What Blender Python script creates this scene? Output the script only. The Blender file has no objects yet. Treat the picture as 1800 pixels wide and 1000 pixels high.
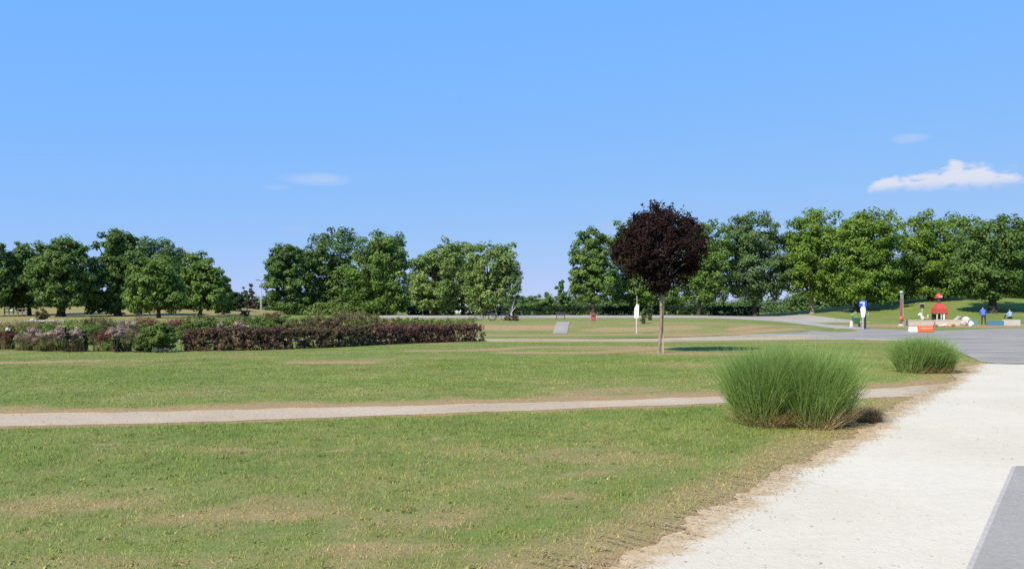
import bpy, math, random
import numpy as np
from mathutils import Vector

# ------------------------------------------------------------------ camera, sky, sun, exposure
SC = bpy.context.scene
F = 1559.0            # focal length expressed in pixels of an 1800 px wide frame
CAMH = 1.7
HOR = 540.0
SUN_EL = math.radians(43)
SUN_AZ = math.radians(220)      # compass-like: 0 = +Y (view direction), clockwise
EXPOSURE = 0.45

cam_d = bpy.data.cameras.new('camera'); cam = bpy.data.objects.new('camera', cam_d)
SC.collection.objects.link(cam); SC.camera = cam
cam.location = (0, 0, CAMH); cam.rotation_euler = (math.radians(90), 0, 0)
cam_d.sensor_width = 36; cam_d.lens = 36*F/1800; cam_d.shift_y = 40/1800
cam_d.clip_start = 0.1; cam_d.clip_end = 6000

def mathn(nt, op, *a, clamp=False):
    n = nt.nodes.new('ShaderNodeMath'); n.operation = op; n.use_clamp = clamp
    for i, v in enumerate(a):
        if isinstance(v, (int, float)): n.inputs[i].default_value = v
        else: nt.links.new(v, n.inputs[i])
    return n.outputs[0]

def ramp(nt, v, a, b):
    n = nt.nodes.new('ShaderNodeMapRange'); n.interpolation_type = 'SMOOTHSTEP'
    n.inputs[1].default_value = a; n.inputs[2].default_value = b
    nt.links.new(v, n.inputs[0]); return n.outputs[0]

def mixc(nt, f, a, b, mode='MIX'):
    n = nt.nodes.new('ShaderNodeMix'); n.data_type = 'RGBA'; n.blend_type = mode
    for s, v in ((n.inputs[0], f), (n.inputs[6], a), (n.inputs[7], b)):
        if isinstance(v, (int, float)): s.default_value = v
        elif isinstance(v, tuple): s.default_value = v if len(v) == 4 else v+(1,)
        else: nt.links.new(v, s)
    return n.outputs[2]

def noisen(nt, vec, scale, detail=4, rough=0.55, dist=0):
    n = nt.nodes.new('ShaderNodeTexNoise')
    n.inputs['Scale'].default_value = scale; n.inputs['Detail'].default_value = detail
    n.inputs['Roughness'].default_value = rough; n.inputs['Distortion'].default_value = dist
    if vec is not None: nt.links.new(vec, n.inputs['Vector'])
    return n.outputs['Fac']

W = bpy.data.worlds.new('World'); SC.world = W; W.use_nodes = True
nt = W.node_tree; nt.nodes.clear()
sky = nt.nodes.new('ShaderNodeTexSky'); sky.sky_type = 'NISHITA'; sky.sun_disc = False
sky.sun_elevation = SUN_EL; sky.sun_rotation = SUN_AZ
sky.altitude = 3000; sky.air_density = 1.0; sky.dust_density = 0.0; sky.ozone_density = 8.0
SKYS = 0.13
tc = nt.nodes.new('ShaderNodeTexCoord')
sep = nt.nodes.new('ShaderNodeSeparateXYZ'); nt.links.new(tc.outputs['Generated'], sep.inputs[0])
az = mathn(nt, 'ARCTAN2', sep.outputs[0], sep.outputs[1])
el = mathn(nt, 'ARCSINE', sep.outputs[2])
comb = nt.nodes.new('ShaderNodeCombineXYZ')
nt.links.new(az, comb.inputs[0]); nt.links.new(mathn(nt, 'MULTIPLY', el, 2.0), comb.inputs[1])
fb = noisen(nt, comb.outputs[0], 38, 8, 0.6, 0.3)
fb2 = noisen(nt, comb.outputs[0], 16, 6, 0.6, 0.6)
def cloud_blob(px, row, w, h):
    a0 = math.atan((px-900)/F); e0 = math.atan((HOR-row)/F*math.cos(a0))
    ka = math.cos(a0)**2/F; w, h = w*ka, h*math.cos(a0)/F
    dx = mathn(nt, 'DIVIDE', mathn(nt, 'SUBTRACT', az, a0), w)
    dy = mathn(nt, 'DIVIDE', mathn(nt, 'SUBTRACT', el, e0), h)
    r2 = mathn(nt, 'ADD', mathn(nt, 'MULTIPLY', dx, dx), mathn(nt, 'MULTIPLY', dy, dy))
    return mathn(nt, 'SUBTRACT', 1.0, r2), dy
def blob_sum(blobs):
    d = None
    for b in blobs:
        v, _ = cloud_blob(*b)
        d = v if d is None else mathn(nt, 'MAXIMUM', d, v)
    return d
cum = blob_sum([(1705, 312, 80, 27), (1632, 322, 68, 19), (1560, 327, 36, 18), (1765, 321, 50, 18), (1680, 300, 26, 19)])
cumd = mathn(nt, 'ADD', cum, mathn(nt, 'MULTIPLY', mathn(nt, 'SUBTRACT', fb, 0.5), 3.6))
cum_a = mathn(nt, 'MULTIPLY', ramp(nt, cumd, -0.05, 0.8), 0.92)
_, dyb = cloud_blob(1665, 337, 100, 16)
base_fade = ramp(nt, dyb, -0.5, 1.5)
cum_a = mathn(nt, 'MULTIPLY', cum_a, mathn(nt, 'ADD', mathn(nt, 'MULTIPLY', base_fade, 0.75), 0.25))
wisp = None
for b, s in (((1602, 243, 48, 11), 0.42), ((556, 316, 72, 14), 0.4), ((517, 403, 34, 7), 0.62), ((486, 329, 34, 7), 0.16), ((1078, 398, 30, 13), 0.45), ((1800, 318, 30, 5), 0.5)):
    v, _ = cloud_blob(*b)
    v = mathn(nt, 'ADD', v, mathn(nt, 'MULTIPLY', mathn(nt, 'SUBTRACT', fb2, 0.5), 2.2))
    v = mathn(nt, 'MULTIPLY', ramp(nt, v, -0.1, 1.3), s*.75)
    wisp = v if wisp is None else mathn(nt, 'MAXIMUM', wisp, v)
alpha = mathn(nt, 'MAXIMUM', cum_a, wisp)
EX = 2**EXPOSURE
# camera-like shoulder on the sky's own colour, the same for every direction
ss = nt.nodes.new('ShaderNodeSeparateColor'); nt.links.new(sky.outputs[0], ss.inputs[0])
sc_ = nt.nodes.new('ShaderNodeCombineColor')
for i, (pw, kk) in enumerate(((.50, .600), (.185, .618), (-.10, .95))):
    v = mathn(nt, 'POWER', mathn(nt, 'MULTIPLY', ss.outputs[i], .13), pw)
    nt.links.new(mathn(nt, 'MULTIPLY', v, kk/SKYS/EX), sc_.inputs[i])
gain = sc_.outputs[0]
cl_lit = tuple(c/SKYS/EX for c in (0.76, 0.78, 0.89)); cl_sh = tuple(c/SKYS/EX for c in (0.45, 0.56, 0.83))
cl = mixc(nt, ramp(nt, mathn(nt, 'ADD', mathn(nt, 'MULTIPLY', base_fade, 0.6), mathn(nt, 'MULTIPLY', fb, 0.6)), 0.3, 0.9), cl_sh, cl_lit)
fin = mixc(nt, alpha, gain, cl)
bg = nt.nodes.new('ShaderNodeBackground'); bg.inputs[1].default_value = SKYS
nt.links.new(fin, bg.inputs[0])
wo = nt.nodes.new('ShaderNodeOutputWorld'); nt.links.new(bg.outputs[0], wo.inputs[0])

sun_d = bpy.data.lights.new('sun', 'SUN'); sun_d.energy = 5.0; sun_d.angle = math.radians(0.5)
sun_d.color = (1.0, 0.91, 0.78)
sun = bpy.data.objects.new('sun', sun_d); SC.collection.objects.link(sun)
S2 = Vector((math.sin(SUN_AZ)*math.cos(SUN_EL), math.cos(SUN_AZ)*math.cos(SUN_EL), math.sin(SUN_EL)))
sun.rotation_euler = (-S2).to_track_quat('-Z', 'Y').to_euler(); sun.location = (-20, -20, 40)

vs = SC.view_settings
vs.view_transform = 'Standard'; vs.look = 'None'; vs.exposure = EXPOSURE; vs.gamma = 1
SC.display_settings.display_device = 'sRGB'
cy = SC.cycles
cy.max_bounces = 6; cy.diffuse_bounces = 3; cy.glossy_bounces = 2; cy.transmission_bounces = 4; cy.transparent_max_bounces = 4
cy.sample_clamp_indirect = 4; cy.use_denoising = False

# ------------------------------------------------------------------ helpers
C = SC.collection
def rngof(seed): return np.random.default_rng(seed)

def vnoise(x, y, s, seed=0):
    x = np.asarray(x, float)/s+seed*17.31; y = np.asarray(y, float)/s+seed*9.77
    xi = np.floor(x); yi = np.floor(y); fx = x-xi; fy = y-yi
    fx = fx*fx*(3-2*fx); fy = fy*fy*(3-2*fy)
    def h(a, b):
        v = np.sin(a*127.1+b*311.7+seed*74.7)*43758.5453
        return v-np.floor(v)
    return (h(xi, yi)*(1-fx)+h(xi+1, yi)*fx)*(1-fy)+(h(xi, yi+1)*(1-fx)+h(xi+1, yi+1)*fx)*fy
def fbm(x, y, s, seed=0, o=4):
    v = 0; a = 1; t = 0
    for k in range(o):
        v = v+a*vnoise(x, y, s/2**k, seed+k); t += a; a *= .55
    return v/t
def sstep(a, b, t):
    t = np.clip((np.asarray(t, float)-a)/(b-a), 0, 1); return t*t*(3-2*t)

def height(x, y):
    x = np.asarray(x, float); y = np.asarray(y, float)
    pm = 1-sstep(0, 13, x-(12+0.22*(y-58)))
    z = 0.57*sstep(58, 67, y)*pm
    m = 3.0*np.exp(-((y-123)/19.0)**2)*sstep(25, 62, x)*(1-.3*sstep(66, 88, x))
    ml = 1.25*np.exp(-((y-128)/17.0)**2)*sstep(26, 46, -x)
    dl = sstep(70, 130, y)
    z = z+m*sstep(84, 100, y)+ml+0.25*dl*(fbm(x, y, 30, 5)-.5)
    return z

def hit(px, row):
    """ground point seen at a pixel of the 1800x1000 frame"""
    u = (px-900)/F; s = (row-HOR)/F
    y = np.concatenate([np.arange(3, 60, .02), np.arange(60, 400, .1)])
    g = height(u*y, y)-(CAMH-s*y)
    k = np.argmax(g >= 0)
    return (u*y[k], y[k], float(height(u*y[k], y[k])))

def put(o, parent=None):
    C.objects.link(o)
    if parent is not None: o.parent = parent
    return o

def mesh_np(name, V, faces_sizes, idx, mat=None, attrs=None, smooth=False):
    me = bpy.data.meshes.new(name)
    V = np.ascontiguousarray(V, dtype=np.float32)
    me.vertices.add(len(V)); me.vertices.foreach_set('co', V.ravel())
    idx = np.asarray(idx, dtype=np.int32).ravel(); sizes = np.asarray(faces_sizes, dtype=np.int32)
    me.loops.add(len(idx)); me.loops.foreach_set('vertex_index', idx)
    me.polygons.add(len(sizes))
    st = np.zeros(len(sizes), np.int32); st[1:] = np.cumsum(sizes)[:-1]
    me.polygons.foreach_set('loop_start', st); me.polygons.foreach_set('loop_total', sizes)
    me.polygons.foreach_set('use_smooth', np.full(len(sizes), bool(smooth)))
    me.update(calc_edges=True)
    for k, v in (attrs or {}).items():
        a = me.attributes.new(k, 'FLOAT', 'POINT'); a.data.foreach_set('value', np.asarray(v, np.float32))
    if mat is not None:
        for m in (mat if isinstance(mat, list) else [mat]): me.materials.append(m)
    return me

def tag(o, label=None, cat=None, group=None, kind=None):
    if label: o['label'] = label
    if cat: o['category'] = cat
    if group: o['group'] = group
    if kind: o['kind'] = kind
    return o
def thing(name, loc, label, cat, group=None, rz=0):
    o = bpy.data.objects.new(name, None); o.empty_display_size = .2; C.objects.link(o)
    o.location = loc; o.rotation_euler = (0, 0, rz)
    return tag(o, label, cat, group)
def mobj(name, me, parent=None): return put(bpy.data.objects.new(name, me), parent)

class MB:
    """collects shapes into one mesh"""
    def __init__(s): s.V = []; s.S = []; s.I = []; s.M = []; s.n = 0; s.mi = 0
    def add(s, V, faces):
        for f in faces: s.S.append(len(f)); s.I.extend([i+s.n for i in f]); s.M.append(s.mi)
        s.V.extend([tuple(map(float, v)) for v in V]); s.n += len(V); return s
    def box(s, c, d, bev=0.0, rz=0, rx=0, ry=0, top=1.0):
        """box with chamfered vertical edges and top rim; top = scale of the upper end"""
        from mathutils import Euler
        R = Euler((rx, ry, rz)).to_matrix(); hx, hy, hz = d[0]/2, d[1]/2, d[2]/2
        b = min(bev, hx*.9, hy*.9, hz*.9)
        def ring(ax, ay, z, b):
            if b <= 0: return [(-ax, -ay, z), (ax, -ay, z), (ax, ay, z), (-ax, ay, z)]
            return [(-ax+b, -ay, z), (ax-b, -ay, z), (ax, -ay+b, z), (ax, ay-b, z), (ax-b, ay, z), (-ax+b, ay, z), (-ax, ay-b, z), (-ax, -ay+b, z)]
        t = top
        if b > 0:
            rs = [ring(hx-b, hy-b, -hz, b*.5), ring(hx, hy, -hz+b, b), ring(hx*t, hy*t, hz-b, b), ring(hx*t-b, hy*t-b, hz, b*.5)]
        else: rs = [ring(hx, hy, -hz, 0), ring(hx*t, hy*t, hz, 0)]
        n = len(rs[0]); V = [tuple(R @ Vector(p)+Vector(c)) for r in rs for p in r]
        Fs = [tuple(range(n-1, -1, -1)), tuple((len(rs)-1)*n+i for i in range(n))]
        for k in range(len(rs)-1):
            for i in range(n): j = (i+1) % n; Fs.append((k*n+i, k*n+j, (k+1)*n+j, (k+1)*n+i))
        return s.add(V, Fs)
    def tube(s, pts, rad, n=8, cap=True):
        pts = [Vector(p) for p in pts]
        if not hasattr(rad, '__len__'): rad = [rad]*len(pts)
        V = []; Fs = []; up = Vector((.13, .97, .21))
        for k, p in enumerate(pts):
            t = (pts[min(k+1, len(pts)-1)]-pts[max(k-1, 0)]).normalized()
            a = t.cross(up).normalized(); b = t.cross(a).normalized()
            for i in range(n):
                th = 2*math.pi*i/n; V.append(p+(a*math.cos(th)+b*math.sin(th))*rad[k])
        for k in range(len(pts)-1):
            for i in range(n): j = (i+1) % n; Fs.append((k*n+i, k*n+j, (k+1)*n+j, (k+1)*n+i))
        if cap: Fs += [tuple(range(n)), tuple(range(len(pts)*n-1, (len(pts)-1)*n-1, -1))]
        return s.add(V, Fs)
    def lathe(s, c, prof, n=14, sx=1, sy=1):
        V = []; Fs = []
        for r, z in prof:
            for i in range(n): th = 2*math.pi*i/n; V.append((c[0]+r*math.cos(th)*sx, c[1]+r*math.sin(th)*sy, c[2]+z))
        for k in range(len(prof)-1):
            for i in range(n): j = (i+1) % n; Fs.append((k*n+i, k*n+j, (k+1)*n+j, (k+1)*n+i))
        Fs += [tuple(range(n-1, -1, -1)), tuple((len(prof)-1)*n+i for i in range(n))]
        return s.add(V, Fs)
    def build(s, name, mat, parent=None, smooth=False):
        me = mesh_np(name, np.array(s.V), s.S, s.I, mat, smooth=smooth)
        if isinstance(mat, list): me.polygons.foreach_set('material_index', np.array(s.M, np.int32))
        return mobj(name, me, parent)

# ------------------------------------------------------------------ materials
def newmat(name):
    m = bpy.data.materials.new(name); m.use_nodes = True
    nt = m.node_tree; nt.nodes.clear()
    out = nt.nodes.new('ShaderNodeOutputMaterial')
    return m, nt, out
def principled(nt, col, rough=.8, spec=.3):
    p = nt.nodes.new('ShaderNodeBsdfPrincipled')
    if isinstance(col, tuple): p.inputs['Base Color'].default_value = col+(1,)
    else: nt.links.new(col, p.inputs['Base Color'])
    p.inputs['Roughness'].default_value = rough; p.inputs['Specular IOR Level'].default_value = spec
    return p
def position(nt): return nt.nodes.new('ShaderNodeNewGeometry').outputs['Position']
def bump(nt, p, h, strength, dist):
    b = nt.nodes.new('ShaderNodeBump'); b.inputs['Strength'].default_value = strength; b.inputs['Distance'].default_value = dist
    nt.links.new(h, b.inputs['Height']); nt.links.new(b.outputs[0], p.inputs['Normal'])

def plain(name, col, rough=.55, var=.18, scale=6, spec=.4):
    m, nt, out = newmat(name)
    f = noisen(nt, position(nt), scale, 5, .65)
    c = mixc(nt, f, tuple(v*(1-var) for v in col), tuple(min(1, v*(1+var)) for v in col))
    p = principled(nt, c, rough, spec); bump(nt, p, f, .15, .01)
    nt.links.new(p.outputs[0], out.inputs[0]); return m

def leafmat(name, a, b, c=None, trans=.32, rough=.6, spec=.16):
    """a..b by the leaf's own tint, c rare"""
    m, nt, out = newmat(name)
    at = nt.nodes.new('ShaderNodeAttribute'); at.attribute_name = 'tint'
    col = mixc(nt, at.outputs['Fac'], a, b)
    if c: col = mixc(nt, ramp(nt, at.outputs['Fac'], .9, .98), col, c)
    p = principled(nt, col, rough, spec)
    t = nt.nodes.new('ShaderNodeBsdfTranslucent')
    nt.links.new(mixc(nt, 1.0, col, (1.0, 1.05, .5), 'MULTIPLY'), t.inputs[0])
    mx = nt.nodes.new('ShaderNodeMixShader'); mx.inputs[0].default_value = trans
    nt.links.new(p.outputs[0], mx.inputs[1]); nt.links.new(t.outputs[0], mx.inputs[2])
    nt.links.new(mx.outputs[0], out.inputs[0]); return m

def lawn_colour(nt, dry, dirt, pos, fine):
    """living grass -> straw -> bare earth"""
    n1 = noisen(nt, pos, .45, 4, .6); n2 = noisen(nt, pos, 2.3, 4, .6); n3 = noisen(nt, pos, fine, 3, .7)
    g = mixc(nt, ramp(nt, n1, .3, .7), (.152, .228, .048), (.268, .305, .088))
    g = mixc(nt, ramp(nt, n2, .35, .7), g, (.215, .270, .060))
    st = mixc(nt, ramp(nt, n2, .3, .7), (.41, .315, .14), (.32, .275, .105))
    d = mathn(nt, 'ADD', dry, mathn(nt, 'MULTIPLY', mathn(nt, 'SUBTRACT', n3, .5), .95))
    d = mathn(nt, 'ADD', d, mathn(nt, 'MULTIPLY', mathn(nt, 'SUBTRACT', n2, .5), .35))
    c = mixc(nt, ramp(nt, d, .15, .85), g, st)
    e = mixc(nt, ramp(nt, n3, .3, .7), (.40, .25, .125), (.50, .35, .19))
    dd = mathn(nt, 'ADD', dirt, mathn(nt, 'MULTIPLY', mathn(nt, 'SUBTRACT', n3, .5), .5))
    c = mixc(nt, ramp(nt, dd, .3, .75), c, e)
    return c, n3

def attr(nt, name, typ='GEOMETRY'):
    n = nt.nodes.new('ShaderNodeAttribute'); n.attribute_name = name; n.attribute_type = typ
    return n.outputs['Fac']

m, nt, out = newmat('lawn_ground'); M_LAWN = m
pos = position(nt)
c, n3 = lawn_colour(nt, attr(nt, 'dry'), attr(nt, 'dirt'), pos, 9)
nf = noisen(nt, pos, 60, 3, .7)
c = mixc(nt, nf, c, mixc(nt, 1.0, c, (.4, .42, .35), 'MULTIPLY'))
p = principled(nt, c, .95, .1); bump(nt, p, mathn(nt, 'ADD', nf, n3), .6, .03)
nt.links.new(p.outputs[0], out.inputs[0])

m, nt, out = newmat('grass_blades'); M_GRASS = m
pos = position(nt)
c, n3 = lawn_colour(nt, attr(nt, 'dry', 'INSTANCER'), 0.0, pos, 9)
hv = attr(nt, 'tint')
c = mixc(nt, hv, mixc(nt, 1.0, c, (.5, .6, .45), 'MULTIPLY'), mixc(nt, 1.0, c, (1.9, 1.7, 1.8), 'MULTIPLY'))
c = mixc(nt, attr(nt, 'val', 'INSTANCER'), mixc(nt, 1.0, c, (.62, .66, .58), 'MULTIPLY'), mixc(nt, 1.0, c, (1.3, 1.28, 1.25), 'MULTIPLY'))
p = principled(nt, c, .6, .25)
t = nt.nodes.new('ShaderNodeBsdfTranslucent'); nt.links.new(c, t.inputs[0])
mx = nt.nodes.new('ShaderNodeMixShader'); mx.inputs[0].default_value = .3
nt.links.new(p.outputs[0], mx.inputs[1]); nt.links.new(t.outputs[0], mx.inputs[2]); nt.links.new(mx.outputs[0], out.inputs[0])

def gritty(name, a, b, fine, strength, streak=None, rough=.9, spots=None, edge=False):
    m, nt, out = newmat(name); pos = position(nt)
    n1 = noisen(nt, pos, .35, 5, .6, .5); n2 = noisen(nt, pos, fine, 4, .75); n4 = noisen(nt, pos, fine*6, 2, .6)
    c = mixc(nt, ramp(nt, n1, .3, .7), a, b)
    if streak:
        mp = nt.nodes.new('ShaderNodeMapping'); mp.inputs['Scale'].default_value = streak
        nt.links.new(pos, mp.inputs[0]); ns = noisen(nt, mp.outputs[0], 1.0, 5, .65)
        c = mixc(nt, ramp(nt, ns, .35, .7), c, mixc(nt, 1.0, c, (.66, .67, .70), 'MULTIPLY'))
    c = mixc(nt, mathn(nt, 'MULTIPLY', ramp(nt, n2, .35, .75), strength), c, mixc(nt, 1.0, c, (.6, .58, .55), 'MULTIPLY'))
    c = mixc(nt, mathn(nt, 'MULTIPLY', ramp(nt, n4, .5, .8), strength), c, mixc(nt, 1.0, c, (1.3, 1.3, 1.3), 'MULTIPLY'))
    if spots:
        v = noisen(nt, pos, spots[0], 2, .5)
        c = mixc(nt, mathn(nt, 'MULTIPLY', ramp(nt, v, spots[1], spots[1]+.06), .7), c, spots[2])
    if edge:
        ev = mathn(nt, 'ADD', attr(nt, 'edge'), mathn(nt, 'MULTIPLY', mathn(nt, 'SUBTRACT', noisen(nt, pos, 1.6, 6, .72), .5), 1.3))
        ev = mathn(nt, 'ADD', ev, mathn(nt, 'MULTIPLY', mathn(nt, 'SUBTRACT', noisen(nt, pos, 24, 3, .7), .5), .8))
        earth = mixc(nt, ramp(nt, n2, .3, .7), (.36, .255, .13), (.49, .375, .22))
        c = mixc(nt, ramp(nt, ev, .22, .62), earth, c)
    p = principled(nt, c, rough, .2); bump(nt, p, mathn(nt, 'ADD', n2, n4), .5, .012)
    nt.links.new(p.outputs[0], out.inputs[0]); return m
M_SAND = gritty('sand_path', (.52, .462, .34), (.565, .512, .388), 7, .16, spots=(26, .76, (.25, .2, .14)), edge=True)
M_GRAVEL = gritty('gravel', (.395, .31, .20), (.47, .385, .262), 14, .55, spots=(18, .7, (.2, .18, .14)), edge=True)
M_ASPH = gritty('asphalt', (.275, .254, .205), (.335, .31, .252), 9, .25, streak=(.10, .8, 1), edge=True)
M_ASPH2 = gritty('pale_asphalt', (.31, .28, .235), (.37, .335, .285), 9, .25)
M_SLAB = gritty('dark_slab', (.275, .254, .208), (.33, .307, .258), 22, .4)
M_EDGE = gritty('concrete_edging', (.36, .33, .28), (.42, .39, .34), 12, .4)
M_CONC = gritty('weathered_concrete', (.40, .385, .35), (.50, .48, .44), 8, .35)
def barkmat(name, a, b):
    m, nt, out = newmat(name); pos = position(nt)
    mp = nt.nodes.new('ShaderNodeMapping'); mp.inputs['Scale'].default_value = (9, 9, 1.6); nt.links.new(pos, mp.inputs[0])
    f = noisen(nt, mp.outputs[0], 2.2, 6, .7)
    p = principled(nt, mixc(nt, ramp(nt, f, .3, .7), a, b), .95, .1); bump(nt, p, f, .8, .05)
    nt.links.new(p.outputs[0], out.inputs[0]); return m
M_BARK = barkmat('dark_bark', (.035, .028, .02), (.085, .07, .052))
M_BARKP = barkmat('pale_bark', (.16, .11, .075), (.36, .28, .20))
M_BIRCH = barkmat('birch_bark', (.25, .24, .21), (.6, .57, .5))

# leaves
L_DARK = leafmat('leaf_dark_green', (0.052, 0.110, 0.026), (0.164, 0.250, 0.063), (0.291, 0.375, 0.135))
L_MID = leafmat('leaf_mid_green', (0.064, 0.130, 0.029), (0.193, 0.292, 0.061), (0.296, 0.383, 0.117))
L_BRIGHT = leafmat('leaf_fresh_green', (0.072, 0.144, 0.020), (0.212, 0.316, 0.048), (0.317, 0.400, 0.099))
L_LIGHT = leafmat('leaf_light_green', (0.093, 0.166, 0.038), (0.265, 0.343, 0.104), (0.441, 0.478, 0.208))
L_BLUE = leafmat('leaf_blue_green', (0.063, 0.120, 0.045), (0.166, 0.244, 0.086), (0.293, 0.368, 0.156))
L_PURP = leafmat('leaf_purple', (.012, .007, .0065), (.044, .023, .020), (.12, .06, .045), trans=.15, rough=.7, spec=.08)
L_BARB = leafmat('leaf_barberry', (.060, .038, .024), (.175, .112, .068), (.28, .19, .12), trans=.2)
L_BARB2 = leafmat('leaf_barberry_red', (.068, .034, .026), (.200, .105, .075), (.31, .2, .14), trans=.2)
L_BARB3 = leafmat('leaf_barberry_olive', (.055, .045, .022), (.170, .130, .065), (.26, .20, .11), trans=.2)
L_SHRUB = leafmat('leaf_shrub', (0.064, 0.121, 0.026), (0.201, 0.279, 0.061), (0.321, 0.363, 0.091))
L_YELL = leafmat('leaf_yellow_green', (.070, .095, .022), (.19, .20, .055), (.28, .24, .09))
L_TAN = leafmat('leaf_tan', (.13, .095, .05), (.29, .22, .12), (.40, .31, .19))
L_MAUVE = leafmat('flower_mauve', (.27, .19, .16), (.54, .42, .37), (.7, .6, .55), trans=.25)
L_REDB = leafmat('leaf_reddish', (.09, .035, .025), (.22, .085, .055), (.30, .15, .1))
L_TUFT = leafmat('tall_grass', (.118, .198, .045), (.38, .51, .165), (.58, .53, .28), trans=.42, rough=.5)
L_STRAW = leafmat('straw', (.27, .20, .09), (.52, .40, .22), (.6, .5, .32))
L_DEAD = leafmat('dead_grass', (.10, .066, .045), (.30, .21, .14), (.42, .32, .2))
L_CON = leafmat('leaf_conifer', (.05, .042, .03), (.12, .10, .07))
L_CLIP = leafmat('clipped_hedge', (.014, .036, .012), (.040, .075, .025), (.07, .10, .04))

# ------------------------------------------------------------------ ground shapes (plan polygons in metres)
def G(px, row): return hit(px, row)[:2]
def poly_pts(l): return np.array([G(*p) for p in l])
def densify(P, step):
    out = []
    for a, b in zip(P[:-1], P[1:]):
        n = max(1, int(np.hypot(*(b-a))/step))
        for k in range(n): out.append(a+(b-a)*k/n)
    out.append(P[-1]); return np.array(out)
def smooth_line(P, it=3):
    for _ in range(it):
        Q = [P[0]]
        for a, b in zip(P[:-1], P[1:]): Q += [a*.75+b*.25, a*.25+b*.75]
        Q.append(P[-1]); P = np.array(Q)
    return P
def seg_dist(x, y, P):
    x = np.asarray(x, float); y = np.asarray(y, float); d = np.full(x.shape, 1e9)
    for a, b in zip(P[:-1], P[1:]):
        v = b-a; L = max(v@v, 1e-9); t = np.clip(((x-a[0])*v[0]+(y-a[1])*v[1])/L, 0, 1)
        d = np.minimum(d, np.hypot(x-a[0]-t*v[0], y-a[1]-t*v[1]))
    return d
def inside(x, y, P):
    x = np.asarray(x, float); y = np.asarray(y, float); r = np.zeros(x.shape, bool); j = len(P)-1
    for i in range(len(P)):
        xi, yi = P[i]; xj, yj = P[j]
        c = ((yi > y) != (yj > y)) & (x < (xj-xi)*(y-yi)/(yj-yi+1e-12)+xi); r ^= c; j = i
    return r

# wide sandy path: left edge
sand_left = smooth_line(poly_pts([(1085, 1000), (1190, 950), (1300, 893), (1400, 832), (1470, 795), (1540, 758), (1590, 720), (1650, 690), (1705, 655), (1722, 639)]), 2)
sand_left = np.vstack([sand_left[0]+(sand_left[0]-sand_left[3])*6, sand_left])
SAND_TOP = sand_left[-1][1]
sand_edge = densify(sand_left, .09)
wob = (fbm(sand_edge[:, 0], sand_edge[:, 1], .9, 3)-.5)*.5+(fbm(sand_edge[:, 0]*3, sand_edge[:, 1]*3, .5, 4)-.5)*.16
sand_edge = sand_edge+np.stack([wob*.9, -wob*.4], 1)
SAND = np.vstack([sand_edge, [[32, SAND_TOP], [32, -6], [sand_edge[0][0]+.1, -6]]])
# cross path
cp_far = smooth_line(poly_pts([(-400, 733), (0, 730), (200, 726.5), (420, 722), (700, 716), (960, 708.5), (1280, 698.5), (1500, 687), (1700, 673)]), 2)
cp_near = smooth_line(poly_pts([(-400, 757), (0, 750), (200, 745.5), (420, 739), (700, 730), (960, 719.5), (1280, 708), (1540, 699), (1720, 690)]), 2)
def wobble(P, amp, s, seed):
    P = densify(P, .1); w = (fbm(P[:, 0], P[:, 1], s, seed)-.5)*2*amp+(fbm(P[:, 0], P[:, 1], s*.2, seed+7)-.5)*amp
    return P+np.stack([w*.1, w], 1)
cp_far = wobble(cp_far, .24, 1.3, 11); cp_near = wobble(cp_near, .16, 1.2, 12)
CROSS = np.vstack([cp_far, cp_near[::-1]])
# main asphalt road + plaza
rd_near = smooth_line(poly_pts([(-700, 600), (700, 600.5), (860, 599), (1000, 598.5), (1180, 599), (1350, 597), (1500, 595.5), (1590, 598), (1650, 606), (1695, 622), (1722, 636)]), 2)
rd_near = np.vstack([rd_near, [[rd_near[-1][0], SAND_TOP-.15]]])
rd_far = smooth_line(poly_pts([(-700, 597), (700, 596.6), (860, 596.2), (1000, 595.8), (1200, 594.8), (1330, 591.5), (1420, 585.5), (1490, 576.5), (1560, 579), (1640, 582), (1690, 580), (1760, 577.5), (1900, 576.5)]), 2)
ROAD = np.vstack([rd_near, [[45, SAND_TOP-.15], [52, rd_far[-1][1]]], rd_far[::-1]])
# branch road climbing to the left of the mound
br_a = smooth_line(poly_pts([(1470, 578), (1420, 571), (1370, 565), (1320, 560.5), (1270, 558), (1180, 557.5)]), 2)
br_b = smooth_line(poly_pts([(1535, 578), (1470, 572), (1410, 566), (1350, 560), (1290, 556.4), (1180, 555.8)]), 2)
BRANCH = np.vstack([br_a, br_b[::-1]])
# paved ramp on the bank
RAMP = poly_pts([(971, 586), (997, 586), (999, 575), (1003, 566.2), (980, 566.2), (975, 575)])
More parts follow.
